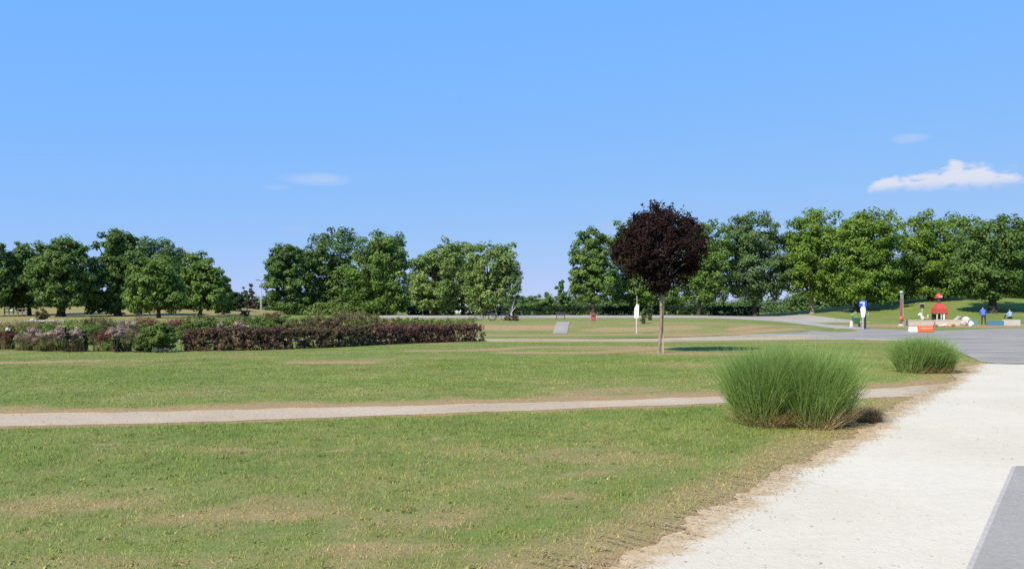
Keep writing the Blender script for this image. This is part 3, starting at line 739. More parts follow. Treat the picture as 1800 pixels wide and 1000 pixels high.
# right group
T_('broadleaf_tree', 'tree left of the purple tree with a red bin at its foot', 1042, 114, [(1040, 445, 31, 42), (1030, 490, 25, 42), (1055, 490, 26, 40), (1040, 420, 22, 18), (1026, 505, 20, 20)], L_MID, 23, group=GR, trunk_r=.32)
T_('broadleaf_tree', 'green tree hidden behind the left half of the purple tree', 1108, 120, [(1100, 430, 32, 42), (1090, 490, 26, 42), (1120, 500, 30, 38), (1130, 440, 30, 46)], L_MID, 24, group=GR)
T_('broadleaf_tree', 'green tree showing right of the purple tree with dark trunk', 1228, 114, [(1235, 435, 40, 46), (1255, 475, 32, 42), (1218, 490, 30, 34), (1250, 505, 30, 26)], L_MID, 25, group=GR, n_leaf=13000)
T_('broadleaf_tree', 'darker wide tree with short trunk beside the branch road', 1326, 116, [(1325, 420, 45, 47), (1330, 475, 48, 44), (1312, 498, 34, 28), (1342, 505, 30, 24), (1300, 430, 26, 40)], L_BLUE, 26, group=GR, n_leaf=15000, trunk_r=.3)
T_('broadleaf_tree', 'bright green tree on the mound left of the blue sign', 1427, 116, [(1435, 415, 44, 44), (1425, 465, 48, 44), (1405, 488, 30, 32), (1448, 492, 34, 30), (1410, 440, 28, 44)], L_BRIGHT, 27, group=GR, n_leaf=15000, trunk_r=.28, bark=M_BARKP)
T_('broadleaf_tree', 'tall fresh green tree behind the blue sign', 1506, 112, [(1535, 410, 48, 42), (1520, 455, 50, 46), (1545, 490, 40, 40), (1500, 490, 30, 42), (1500, 420, 28, 36)], L_BRIGHT, 28, group=GR, n_leaf=16000, trunk_r=.45)
T_('broadleaf_tree', 'wide low branching yellow green tree over the red playhouse', 1638, 118, [(1640, 415, 54, 42), (1625, 460, 60, 46), (1590, 490, 40, 32), (1665, 475, 42, 44), (1640, 500, 46, 26), (1605, 420, 26, 34)], L_BRIGHT, 29, group=GR, n_leaf=18000, trunk_r=.4)
T_('broadleaf_tree', 'large dark green tree with forked trunk behind the stooping person', 1744, 104, [(1740, 425, 52, 50), (1760, 460, 54, 50), (1715, 475, 36, 44), (1790, 480, 40, 40), (1740, 505, 50, 22)], L_DARK, 30, group=GR, n_leaf=18000, trunk_r=.5)
T_('broadleaf_tree', 'tree at the right edge of the photo behind the forked one', 1815, 120, [(1810, 440, 45, 52), (1820, 490, 40, 42), (1790, 420, 22, 30)], L_MID, 31, group=GR)
# darker trees behind, seen under the crowns
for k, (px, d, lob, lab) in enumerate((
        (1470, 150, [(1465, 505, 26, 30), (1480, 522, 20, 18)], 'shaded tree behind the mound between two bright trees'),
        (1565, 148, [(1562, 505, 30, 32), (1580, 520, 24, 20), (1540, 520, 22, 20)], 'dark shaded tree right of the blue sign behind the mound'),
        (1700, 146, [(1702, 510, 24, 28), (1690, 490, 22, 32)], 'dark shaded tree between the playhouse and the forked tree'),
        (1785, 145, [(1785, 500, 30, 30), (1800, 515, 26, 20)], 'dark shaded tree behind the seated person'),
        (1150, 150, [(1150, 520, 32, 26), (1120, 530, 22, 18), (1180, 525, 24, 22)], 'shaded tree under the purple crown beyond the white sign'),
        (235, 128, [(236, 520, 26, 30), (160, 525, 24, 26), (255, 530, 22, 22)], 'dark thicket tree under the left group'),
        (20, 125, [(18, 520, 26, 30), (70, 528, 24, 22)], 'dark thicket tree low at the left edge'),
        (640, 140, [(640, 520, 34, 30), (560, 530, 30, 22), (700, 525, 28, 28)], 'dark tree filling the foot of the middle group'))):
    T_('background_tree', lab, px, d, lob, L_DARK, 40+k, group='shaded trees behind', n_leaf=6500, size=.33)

# purple leaved tree
def purple_tree():
    d = hit(1158, 620)[1]; x0 = (1158-900)/F*d; rng = rngof(77); k = d/F
    t = thing('purple_leaved_tree', (x0, d, float(height(x0, d))), 'dark purple leaved tree with slim trunk alone on the lawn', 'tree')
    lob = []
    for cx, cyy, rx, ry, off in ((1158, 440, 70, 60, 0), (1116, 448, 42, 42, 5), (1202, 438, 42, 47, -5), (1160, 405, 45, 34, 0), (1158, 478, 45, 35, 0), (1185, 470, 42, 40, 10), (1130, 415, 36, 34, -8), (1165, 500, 26, 22, 0), (1192, 408, 34, 28, 6)):
        lob.append(((cx-900)*k-x0, off*k, CAMH-(cyy-HOR)*k, rx*k, rx*k*.95, ry*k))
    P, Nn, T, cl = crown_points([(a, b, c+.12, d*rng.uniform(.88, 1.08), e, f*rng.uniform(.9, 1.06)) for a, b, c, d, e, f in lob], 27000, .23, rng, .66)
    # feathery shoots along the crown top
    sh = MB()
    tips = []
    for i in range(230):
        th = rng.uniform(0, 2*np.pi); ph = rng.uniform(.05, 1.75) if i > 14 else rng.uniform(0, .4)
        e = np.array([math.sin(ph)*math.cos(th), math.sin(ph)*math.sin(th), math.cos(ph)])
        a = np.array([(1160-900)*k-x0, 0, CAMH-(440-HOR)*k])+e*np.array([78, 70, 62])*k*.92
        L = rng.uniform(.12, .5) if i > 14 else rng.uniform(.4, .75)
        dirv = unit((e+np.array([rng.normal(0, .25)+.1, rng.normal(0, .25), .55]))[None])[0]
        b = a+dirv*L; sh.tube([a-dirv*.3, a, b], [.008, .006, .002], 4, False)
        m = 16; tt = rng.uniform(0, 1, m)
        tips.append(a+dirv*(tt*L)[:, None]+rng.normal(0, .035, (m, 3)))
    tips = np.vstack(tips)
    top = np.array([(1153-900)*k-x0, 0, CAMH-(362-HOR)*k]); tips = np.vstack([tips, top+rng.normal(0, 1, (120, 3))*np.array([.10, .1, .09])])
    sh.tube([top-np.array([-.1, 0, .7]), top-np.array([-.05, 0, .3]), top], [.012, .009, .003], 4, False)
    P = np.vstack([P, tips]); Nn = np.vstack([Nn, rand_dirs(len(tips), rng)]); T = np.concatenate([T, rng.uniform(0, 1, len(tips))])
    V, I, tt = leaf_mesh(P, Nn, .105, rng, .5, T)
    mobj('crown', mesh_np('crown', V, np.full(len(I), 4), I, L_PURP, {'tint': tt}), t)
    sh.build('shoot', M_BARK, t)
    mb = MB(); rngb = rngof(3)
    zz = CAMH-(505-HOR)*k
    pts = [(0, 0, -.1), (0, 0, .1), (.03, 0, .35), (.08, 0, .8), (.10, 0, 1.5), (.09, 0, zz), (.1, 0, zz+1.2)]
    mb.tube(pts, [.075, .062, .06, .062, .058, .052, .03], 10)
    for s in rngb.choice(len(cl), 34, replace=False):
        e = Vector(cl[s]); a = Vector((.095, 0, zz+rngb.uniform(-.05, .9))); mid = a.lerp(e, .5)+Vector((0, 0, .12))
        mb.tube([a, mid, e], [.028, .016, .006], 5, False)
    mb.build('trunk', M_BARKP, t, True)
    st = MB(); st.tube([(.17, .03, -.1), (.175, .03, 1.0), (.19, .03, 2.25)], [.024, .024, .02], 7)
    st.build('support_stake', plain('pale_stake', (.42, .36, .28)), t)
    tie = MB(); tie.tube([(.10, -.066, 1.72), (.165, -.05, 1.74), (.215, .03, 1.74), (.165, .07, 1.74), (.09, .066, 1.72), (.03, 0, 1.71), (.10, -.066, 1.72)], .012, 5, False)
    tie.build('tree_tie', plain('tie', (.05, .05, .05)), t)
purple_tree()

# tall ornamental grass
def grass_clump(name, label, loc, specs, nb, L0, L1, w, seed, straw=0, group=None):
    rng = rngof(seed); t = thing(name, loc, label, 'ornamental grass', group)
    def make(n, L0, L1, spread, low, w, specs):
        V = []; tint = []
        sp = np.array(specs); pr = sp[:, 4]/sp[:, 4].sum(); c = rng.choice(len(sp), n, p=pr)
        a = rng.uniform(0, 2*np.pi, n); rr = np.sqrt(rng.uniform(0, 1, n))
        bx = sp[c, 0]+np.cos(a)*rr*sp[c, 2]; by = sp[c, 1]+np.sin(a)*rr*sp[c, 2]
        out_a = a+rng.normal(0, .95, n); tilt = np.clip(rr*spread+rng.normal(0, .13, n), .0, 1.25)+low
        L = rng.uniform(L0, L1, n)*sp[c, 3]*(1-.03*rr); bend = rng.uniform(.0, .55, n)+rng.uniform(0, 1, n)**6*1.3
        wa = rng.uniform(0, 2*np.pi, n); ct = np.clip(vnoise(bx*3, by*3, .5, seed)*.5+rng.uniform(0, .5, n), 0, .97)
        segs = 5; rows = []; px, py, pz = bx, by, np.zeros(n)
        for k in range(segs+1):
            tt = k/segs; ang = tilt+bend*tt**2*1.1
            if k:
                px = px+np.cos(out_a)*np.sin(ang)*L/segs; py = py+np.sin(out_a)*np.sin(ang)*L/segs; pz = pz+np.cos(ang)*L/segs
            ww = w*(1-tt**2.2*.95)/2*(.7 if k == 0 else 1)
            rows += [np.stack([px-np.cos(wa)*ww, py-np.sin(wa)*ww, pz], 1), np.stack([px+np.cos(wa)*ww, py+np.sin(wa)*ww, pz], 1)]
        V = np.stack(rows, 1); V[:, :, 2] = np.maximum(V[:, :, 2], .01); V = V.reshape(-1, 3); m = 2*(segs+1); b = np.arange(n)*m
        I = np.concatenate([np.stack([b+2*k, b+2*k+1, b+2*k+3, b+2*k+2], 1)[:, None] for k in range(segs)], 1).reshape(-1, 4)
        return V, I, np.repeat(ct, m)
    V, I, tt = make(nb, L0, L1, .30, 0, w, specs)
    o = mobj('green_blades', mesh_np('green_blades', V, np.full(len(I), 4), I, L_TUFT, {'tint': tt}), t); o['kind'] = 'stuff'
    if straw:
        V, I, tt = make(straw, L0*.25, L1*.5, .75, .12, w, [(a+.05, b-.12, c*.95, d*.9, e) for a, b, c, d, e in specs])
        o = mobj('dry_blades', mesh_np('dry_blades', V, np.full(len(I), 4), I, L_STRAW, {'tint': tt}), t); o['kind'] = 'stuff'
    return t
x, y, z = hit(1395, 748)
grass_clump('ornamental_grass', 'large tall green grass clump at the corner of lawn and sandy path', (x, y, 0),
            [(-.40, .15, .38, 1.02, 1.0), (-.05, .25, .40, 1.02, 1.1), (.30, .20, .40, 1.05, 1.0), (.52, .15, .26, .9, .5), (-.48, -.05, .22, .85, .35), (.2, -.1, .34, .8, .6)], 11500, .78, 1.28, .009, 201, 3600)
x, y, z = hit(1622, 655)
grass_clump('ornamental_grass', 'smaller round green grass clump farther along the sandy path', (x, y, 0),
            [(-.25, 0, .36, 1.0, 1), (.15, .1, .38, 1.05, 1), (.45, 0, .26, .8, .6)], 6200, .58, 1.06, .012, 202, 900)
x, y, z = hit(1528, 742)
rng = rngof(203)
t = thing('dead_grass_clump', (x, y, 0), 'low brown dead grass tuft right of the large green clump', 'ornamental grass')
V, I, tt = blades(1100, .17, .08, .28, .007, 1.3, rng, 3)
o = mobj('dead_blades', mesh_np('dead_blades', V, np.full(len(I), 4), I, L_DEAD, {'tint': tt}), t); o['kind'] = 'stuff'
# fallen straw along the edge of the sandy path
rng = rngof(204); n = 8000
k = rng.integers(8, len(sand_edge)-1, n); off = rng.normal(-.17, .2, n)
dd = np.gradient(sand_edge, axis=0); nn = np.stack([dd[:, 1], -dd[:, 0]], 1); nn /= np.hypot(nn[:, 0], nn[:, 1])[:, None]
P = sand_edge[k]+nn[k]*off[:, None]; P = P[P[:, 1] > 4.5]; n = len(P)
a = rng.uniform(0, np.pi, n); L = rng.uniform(.02, .07, n); wv = .0025
ux, uy = np.cos(a)*L/2, np.sin(a)*L/2; wx, wy = -np.sin(a)*wv, np.cos(a)*wv; z = rng.uniform(.016, .03, n); z2 = z+rng.uniform(0, .015, n)
V = np.stack([np.stack([P[:, 0]-ux-wx, P[:, 1]-uy-wy, z], 1), np.stack([P[:, 0]+ux-wx, P[:, 1]+uy-wy, z2], 1), np.stack([P[:, 0]+ux+wx, P[:, 1]+uy+wy, z2], 1), np.stack([P[:, 0]-ux+wx, P[:, 1]-uy+wy, z], 1)], 1).reshape(-1, 3)
b = np.arange(n)*4; I = np.stack([b, b+1, b+2, b+3], 1)
o = mobj('straw_litter', mesh_np('straw_litter', V, np.full(n, 4), I, L_STRAW, {'tint': np.repeat(rng.uniform(0, 1, n), 4)}))
tag(o, 'loose dry straw scattered along the sandy path edge', 'straw', kind='stuff')

# loose pebbles on the sandy and gravel paths
rng = rngof(206); n = 4200
y = 5.2+rng.uniform(0, 1, n)**1.5*12; x = rng.uniform(-8, 9, n); ok = (inside(x, y, SAND) | inside(x, y, CROSS)) & ~inside(x, y, SLAB); x, y = x[ok], y[ok]; n = len(x)
bm = bmesh.new(); bmesh.ops.create_icosphere(bm, subdivisions=1, radius=1); pv = np.array([v.co[:] for v in bm.verts]); pf = np.array([[v.index for v in f.verts] for f in bm.faces]); bm.free()
sz = .004+.009*rng.uniform(0, 1, n)**3; sq = rng.uniform(.6, 1.4, (n, 3))*np.array([1, 1, .6])
V = (pv[None]*sq[:, None]*sz[:, None, None]+np.stack([x, y, np.full(n, .011)], 1)[:, None]).reshape(-1, 3)
I = (pf[None]+(np.arange(n)*len(pv))[:, None, None]).reshape(-1, 3)
o = mobj('pebbles', mesh_np('pebbles', V, np.full(len(I), 3), I, gritty('pebble', (.22, .19, .15), (.5, .46, .4), 3, .4)))
tag(o, 'small loose pebbles lying on the pale paths', 'pebbles', kind='stuff')

# hedges and shrubs
def twigs(mb, base, tops, rng, r=.012):
    for e in tops:
        a = Vector(base)+Vector((rng.normal(0, .06), rng.normal(0, .06), -.03)); e = Vector(e)
        mid = a.lerp(e, .5)+Vector((0, 0, .05)); mb.tube([a, mid, e], [r, r*.8, r*.4], 4, False)
def shrub(name, label, loc, lobes, mat, seed, n_leaf=3000, size=.07, rc=None, cat='shrub', group=None, aspect=.6, extra=None, part='foliage'):
    rng = rngof(seed); t = thing(name, loc, label, cat, group)
    if rc is None: rc = .26*np.mean([min(l[3], l[5]) for l in lobes])
    P, Nn, T, cl = crown_points(lobes, int(n_leaf*1.5), rc, rng, .6)
    k = P[:, 2] > .02; P, Nn, T = P[k], Nn[k], T[k]
    V, I, tt = leaf_mesh(P, Nn, size, rng, aspect, T)
    mobj(part, mesh_np(part, V, np.full(len(I), 4), I, mat, {'tint': tt}), t)
    mb = MB(); cx = np.mean([l[0] for l in lobes])
    for l in lobes: twigs(mb, (l[0]*.8, l[1], 0), cl[rng.choice(len(cl), min(6, len(cl)), replace=False)], rng)
    mb.build('stems', M_BARK, t)
    if extra: extra(t, rng)
    return t
def hedge(name, label, line, w, h, mat, seed, dens=900, size=.07, cat='hedge', rough=.12, group=None, hvar=.12):
    """long bushy hedge along a plan line"""
    rng = rngof(seed); P0 = densify(np.array(line), .35); z0 = height(P0[:, 0], P0[:, 1])
    loc = (P0[0][0], P0[0][1], float(z0[0])); t = thing(name, loc, label, cat, group)
    L = np.sum(np.hypot(*np.diff(P0, axis=0).T)); n = int(L*dens*1.8)
    # clumps over the shell
    nc = int(L*26*(4.5 if hvar < .06 and h < 1 else 2.6 if h < 1 else 1)); s = rng.uniform(0, len(P0)-1.001, nc); k = s.astype(int); f = (s-k)[:, None]
    c = P0[k]*(1-f)+P0[k+1]*f; tan = unit(np.hstack([P0[k+1]-P0[k], np.zeros((nc, 1))]))[:, :2]; nor = np.stack([-tan[:, 1], tan[:, 0]], 1)
    th = rng.uniform(0, np.pi, nc)             # across the profile: 0 = one foot, pi = the other
    prof = np.stack([np.sign(np.cos(th))*np.abs(np.cos(th))**.4, np.abs(np.sin(th))**.75], 1)
    side = rng.uniform(0, 1, nc) < .62; zz = .03+.97*rng.uniform(0, 1, nc)**1.35; lat = rng.uniform(-1, 1, nc)
    prof = np.where(side[:, None], np.stack([np.sign(lat)*(1-.25*zz**4), zz], 1), np.stack([lat, np.full(nc, .98)-.08*lat**2], 1))
    hv = h*(1+hvar*2*(fbm(c[:, 0], c[:, 1], 1.8, seed)-.5)*1.6)
    deep = rng.uniform(.72, 1.03, nc)
    q = np.hstack([c+nor*(prof[:, 0]*w/2*deep)[:, None], (np.maximum(prof[:, 1]*np.where(side, 1, deep), .04)*hv)[:, None]])
    d3 = np.hstack([nor*prof[:, :1], prof[:, 1:2]])
    ct = rng.uniform(0, 1, nc); m = max(8, int(n/nc)); kk = np.repeat(np.arange(nc), m)
    cr = rough*rng.uniform(.6, 1.5, nc)
    off = rand_dirs(len(kk), rng)*(rng.uniform(0, 1, len(kk))**.5)[:, None]*cr[kk][:, None]
    P = q[kk]+off; P[:, 2] = np.maximum(P[:, 2], .01)
    Nn = unit(d3[kk]*.6+off/cr[kk][:, None]*.6+np.array([0, 0, .4])+rng.normal(0, .5, P.shape))
    T = np.clip(ct[kk]*.6+rng.uniform(0, .4, len(kk)), 0, 1)
    P = P+np.stack([-np.full(len(P), loc[0]), -np.full(len(P), loc[1]), height(P[:, 0], P[:, 1])-loc[2]], 1)
    V, I, tt = leaf_mesh(P, Nn, size, rng, .6, T)
    mobj('foliage', mesh_np('foliage', V, np.full(len(I), 4), I, mat, {'tint': tt}), t)
    mb = MB()
    for i in range(0, len(P0)-1, 1):
        p = P0[i]; b = (p[0]-loc[0], p[1]-loc[1], float(height(*p))-loc[2])
        tops = [(b[0]+rng.normal(0, .15), b[1]+rng.normal(0, w*.25), b[2]+h*rng.uniform(.6, .95)) for _ in range(5)]
        twigs(mb, b, tops, rng, .014)
    mb.build('stems', M_BARK, t)
    return t
def GH(px, row): return np.array(G(px, row))
OFF = np.array([0, .45])
hedge('purple_hedge', 'brownish purple barberry hedge section beside the big green bush', [GH(318, 617.5)+OFF, GH(420, 616.5)+OFF, GH(500, 614)+OFF], .9, .86, L_BARB, 301, 2300, size=.075, hvar=.05, rough=.10, group='barberry hedge sections')
hedge('purple_hedge', 'long olive brown middle section of the barberry hedge', [GH(503, 613.8)+OFF, GH(575, 611)+OFF, GH(640, 607.5)+OFF], .9, .84, L_BARB3, 302, 2200, size=.075, hvar=.05, rough=.10, group='barberry hedge sections')
hedge('purple_hedge', 'reddish purple end section of the barberry hedge by the road', [GH(643, 607.2)+OFF, GH(700, 604.5)+OFF, GH(780, 601.5)+OFF, GH(842, 599.8)+OFF], .9, .80, L_BARB2, 303, 2100, size=.075, hvar=.05, rough=.10, group='barberry hedge sections')
# planting behind the hedge
def bush(px, row, w_px, h_px, mat, seed, label, name='shrub', n=3200, size=.075, group=None, dep=.8, cat='shrub', extra=None, z_up=0):
    x, y, z = hit(px, row); k = y/F; w = w_px*k/2; h = h_px*k
    rng = rngof(seed+5000); lob = []
    for i in range(5):
        fx = rng.uniform(-.55, .55); lob.append((fx*w, rng.uniform(-.4, .4)*w*dep, h*rng.uniform(.42, .58), w*rng.uniform(.42, .6), w*dep*rng.uniform(.45, .6), h*rng.uniform(.38, .5)))
    return shrub(name, label, (x, y, z), lob, mat, seed, n, size, group=group, cat=cat, extra=extra)
GB = 'shrubs in the planted bed'
bush(275, 618, 74, 50, L_SHRUB, 320, 'large bright green bush between the mauve flowers and the purple hedge', n=7000, group=GB)
bush(255, 619, 40, 26, L_SHRUB, 321, 'low leafy green plant at the foot of the large bright green bush', n=2500, size=.1, group=GB)
bush(292, 619.5, 44, 9, leafmat('leaf_silver', (.11, .15, .10), (.24, .28, .21)), 322, 'low silvery green ground plant before the large green bush', n=1500, group=GB)
for k, (px, row, w, h, mat, lab) in enumerate((
        (345, 604, 87, 44, L_SHRUB, 'green bush rising behind the left end of the purple hedge'),
        (400, 603, 75, 42, L_MAUVE, 'pale mauve flowering bush standing over the purple hedge'),
        (440, 602, 87, 44, L_SHRUB, 'fresh green bush behind the hedge beside the mauve bush'),
        (505, 600, 100, 44, L_YELL, 'yellowish green shrub behind the middle of the hedge'),
        (570, 597, 112, 42, L_BARB3, 'olive brown shrub behind the middle hedge section'),
        (640, 594, 100, 34, L_YELL, 'yellow green low shrub behind the hedge nearer the road'),
        (715, 591, 112, 26, L_BARB2, 'reddish low shrub behind the red end of the hedge'),
        (790, 590, 100, 21, L_YELL, 'low yellowish plants behind the end of the hedge'),
        (400, 585, 75, 22, L_REDB, 'reddish shrub far back in the bed below the left trees'),
        (330, 585, 87, 22, L_REDB, 'red tinged shrub far back left of the fresh green bushes'),
        (460, 582, 112, 26, L_SHRUB, 'green shrub far back in front of the lamp post'),
        (545, 580, 137, 29, L_SHRUB, 'broad bright green mound of leaves before the tallest middle tree'),
        (640, 578, 137, 28, L_YELL, 'broad pale green mound before the dense round tree'),
        (740, 574, 112, 16, L_SHRUB, 'low green shrub before the thick trunk of the lighter tree'),
        (275, 584, 75, 17, L_YELL, 'yellow green shrub at the foot of the small fresh green tree'))):
    bush(px, row, w, h, mat, 330+k, lab, n=4200, size=.085, group=GB)
for k, (a, b, hh, mt, lab) in enumerate((((246, 588), (330, 586), .95, L_REDB, 'rust coloured shrub border behind the large bright green bush'), ((335, 586), (450, 584), .95, L_YELL, 'yellow green shrub border behind the brownish hedge section'),
        ((455, 584), (560, 581), .95, L_BARB3, 'olive brown shrub border before the middle trees'), ((565, 581), (690, 578), .9, L_TAN, 'straw coloured shrub border behind the red hedge end'), ((-40, 604), (60, 603), .80, L_YELL, 'yellow green shrub border behind the plants at the left edge'), ((62, 603), (150, 602), .92, L_SHRUB, 'green shrub border behind the narrow dark shrub'), ((152, 602), (244, 600), 1.0, L_BARB3, 'olive shrub border behind the rust coloured perennial'), ((-40, 586), (110, 585), .7, L_TAN, 'dry straw coloured border in front of the concrete bench'), ((112, 585), (245, 584), .75, L_SHRUB, 'green border at the back of the left bed below the trees'), ((695, 580), (835, 578), .55, L_YELL, 'low yellowish shrub border on the bank above the hedge end'))):
    hedge('shrub_border', lab, [GH(*a), (GH(*a)+GH(*b))/2+np.array([0, .6]), GH(*b)], 1.6, hh, mt, 380+k, 420, .10, rough=.22, hvar=.45, cat='shrubs', group='shrub borders behind the hedge')
# mauve flowering perennials of the left bed
def stalks(t, rng, w=.45, n=70, h=(.55, 1.05), mat=None):
    V, I, tt = blades(n*4, w, h[0], h[1], .012, .35, rng, 3)
    o = mobj('flower_stalks', mesh_np('flower_stalks', V, np.full(len(I), 4), I, mat or L_MAUVE, {'tint': tt}), t); o['kind'] = 'stuff'
def flowers(px, row, w_px, h_px, seed, label, green, mat=None, fol=None):
    x, y, z = hit(px, row); k = y/F; w = w_px*k/2; h = h_px*k; rng = rngof(seed)
    t = thing('flowering_perennial', (x, y, z), label, 'flowering plant', 'perennials of the left bed')
    lob = [(rng.uniform(-.5, .5)*w, rng.uniform(-.3, .3)*w, h*.2, w*.6, w*.5, h*.22) for _ in range(3)]
    P, Nn, T, cl = crown_points(lob, 1300, w*.2, rng, .6); P[:, 2] = np.maximum(P[:, 2], .02)
    V, I, tt = leaf_mesh(P, Nn, .10, rng, .45, T); mobj('foliage', mesh_np('foliage', V, np.full(len(I), 4), I, fol or green, {'tint': tt}), t)
    stalks(t, rng, w*.8, 50, (h*.5, h*1.0), L_TAN)
    lob = [(rng.uniform(-.6, .6)*w, rng.uniform(-.4, .4)*w, h*rng.uniform(.62, .8), w*.5, w*.45, h*.24) for _ in range(5)]
    P, Nn, T, cl = crown_points(lob, 2600, w*.18, rng, .5)
    V, I, tt = leaf_mesh(P, Nn, .055, rng, .5, T); mobj('blossom', mesh_np('blossom', V, np.full(len(I), 4), I, mat or L_MAUVE, {'tint': tt}), t)
    return t
for k, (px, row, w, h, gm, mt, lab) in enumerate((
        (10, 614, 36, 34, L_YELL, L_REDB, 'red brown perennial with yellowish leaves at the left edge of the bed'),
        (46, 616, 44, 40, L_YELL, L_MAUVE, 'dusty pink perennial beside the red brown plant at the left edge'),
        (82, 617, 46, 36, L_YELL, L_MAUVE, 'pale mauve plant with ochre foot in front of the concrete slab'),
        (105, 617, 36, 46, L_SHRUB, L_MAUVE, 'tall mauve flowers left of the narrow dark shrub'),
        (136, 618, 36, 42, L_YELL, L_MAUVE, 'mauve flowers right of the narrow dark shrub'),
        (182, 617, 44, 38, L_SHRUB, L_REDB, 'rust coloured perennial in the middle of the left bed'),
        (212, 618, 46, 46, L_SHRUB, L_MAUVE, 'tall pale mauve flowers left of the large bright green bush'),
        (165, 606, 50, 40, L_SHRUB, L_SHRUB, 'green shrub at the back of the left bed among mauve flowers'),
        (70, 600, 60, 34, L_SHRUB, L_SHRUB, 'green shrub behind the pale mauve plants near the slab'),
        (228, 604, 40, 42, L_YELL, L_MAUVE, 'mauve flowers at the back beside the large bright green bush'),
        (20, 600, 50, 30, L_YELL, L_REDB, 'reddish plants at the back of the bed by the left edge'))):
    flowers(px, row, w, h, 400+k, lab, gm, mt)
for k, (px, row, w, h, lab) in enumerate(((119, 619, 12, 44, 'narrow dark upright shrub between two mauve flowering plants'), (16, 613, 14, 34, 'small dark upright shrub near the left edge of the bed'), (152, 618, 14, 40, 'dark upright shrub left of the rust coloured perennial'), (205, 619, 14, 34, 'dark upright shrub before the tall pale mauve flowers'))):
    bush(px, row, w, h, L_CLIP, 440+k, lab, n=1500, size=.075, name='upright_shrub', group='dark upright shrubs')
# dry pampas-like heap behind the bed and flowering heap in the middle
bush(72, 566, 36, 22, L_TAN, 450, 'straw coloured dry shrub on the far side of the road at left', n=1800, size=.14)
bush(480, 560, 36, 12, L_TAN, 451, 'pale straw coloured shrub below the left tree of the middle group', n=1500, size=.14)
bush(432, 556, 26, 12, L_TAN, 452, 'pale dry shrub beside the dark rounded evergreen', n=1200, size=.14)
# clipped hedge behind the upper road
U1y = U1[1]
hedge('clipped_hedge', 'long low clipped dark green hedge beyond the upper road', [np.array((-14, U1y+5)), np.array((10, U1y+6)), np.array((34, U1y+7))], 1.4, 1.15, L_CLIP, 310, 420, .2, rough=.25, hvar=.06)
hedge('wild_hedge', 'uneven green hedge along the upper road below the light trees', [np.array((-30, U1y+3)), np.array((-16, U1y+4))], 1.6, 1.3, L_LIGHT, 311, 420, .2, rough=.4, hvar=.4)
hedge('far_hedgerow', 'distant hedgerow closing the view across the open gap', [np.array((-110, 255.)), np.array((0, 265.)), np.array((130, 255.))], 6, 3.2, L_BLUE, 312, 240, .6, rough=1.2, hvar=.5)
hedge('far_hedgerow', 'distant hedgerow behind the left trees', [np.array((-210, 235.)), np.array((-112, 250.))], 6, 4.5, L_BLUE, 313, 240, .6, rough=1.3, hvar=.5)
hedge('far_hedgerow', 'distant hedgerow behind the mound on the right', [np.array((60, 190.)), np.array((180, 185.))], 6, 5.0, L_DARK, 314, 240, .6, rough=1.3, hvar=.5)

exec_small = True
# ------------------------------------------------------------------ small objects
M_WHITE = plain('white_paint', (.76, .76, .74)); M_BLUE = plain('blue_paint', (.02, .09, .62)); M_GREY = plain('grey_metal', (.33, .34, .35), .4)
M_GREEN = plain('green_paint', (.035, .12, .05)); M_LGREEN = plain('light_green_paint', (.13, .30, .15)); M_DK = plain('dark_metal', (.03, .03, .032), .5)
M_REDW2 = plain('worn_red', (.42, .07, .06)); M_WOOD = plain('weathered_wood', (.13, .12, .105)); M_STONE = plain('dull_stone', (.27, .235, .185)); M_RED = plain('red_paint', (.42, .06, .04), .7); M_REDW = plain('faded_red', (.33, .09, .07)); M_ORANGE = plain('orange_plastic', (.62, .13, .04))
M_BROWN = plain('red_brown_pole', (.22, .085, .06)); M_TAN = plain('pale_stone', (.52, .46, .38)); M_PINK = plain('pale_pink_render', (.47, .40, .34))
M_BLUEW = plain('weathered_blue', (.07, .19, .30)); M_TEAL = plain('teal', (.10, .25, .26)); M_YEL = plain('yellow_plastic', (.40, .26, .07))
M_GLASS = plain('dark_window', (.03, .04, .05), .1, .1); M_ROOF = plain('roof_tiles', (.24, .11, .08)); M_WALLW = plain('white_render', (.72, .71, .68))
M_LAMPG = plain('pale_galvanised', (.42, .44, .42)); M_CREAM = plain('cream_stone', (.50, .45, .36)); M_LID = plain('lamp_housing', (.10, .12, .14))

# white sign on the bank
x, y, z = hit(1119, 586); t = thing('white_sign', (x, y, z), 'tall narrow white sign board on a post before the bank', 'sign')
k = y/F
MB().tube([(0, 0, -.1), (0, 0, 1.05)], .045, 8).build('post', plain('pinkish_post', (.55, .45, .42)), t)
MB().add([(-.16, -.03, 1.0), (.12, -.03, 1.0), (.16, -.03, 1.80), (.02, -.03, 1.95), (-.14, -.03, 1.62), (-.16, .03, 1.0), (.12, .03, 1.0), (.16, .03, 1.80), (.02, .03, 1.95), (-.14, .03, 1.62)],
         [(0, 1, 2, 3, 4), (9, 8, 7, 6, 5), (0, 5, 6, 1), (1, 6, 7, 2), (2, 7, 8, 3), (3, 8, 9, 4), (4, 9, 5, 0)]).build('board', M_WHITE, t)
MB().tube([(.03, .05, .2), (.03, .05, 2.45)], .022, 6).build('mast', M_LAMPG, t)
bush(1131, 569, 14, 34, L_LIGHT, 460, 'slender pale shrub right of the white sign board', n=900, size=.11)
bush(1142, 563, 16, 40, L_DARK, 461, 'dark slender bush under the purple crown', n=1000, size=.13)

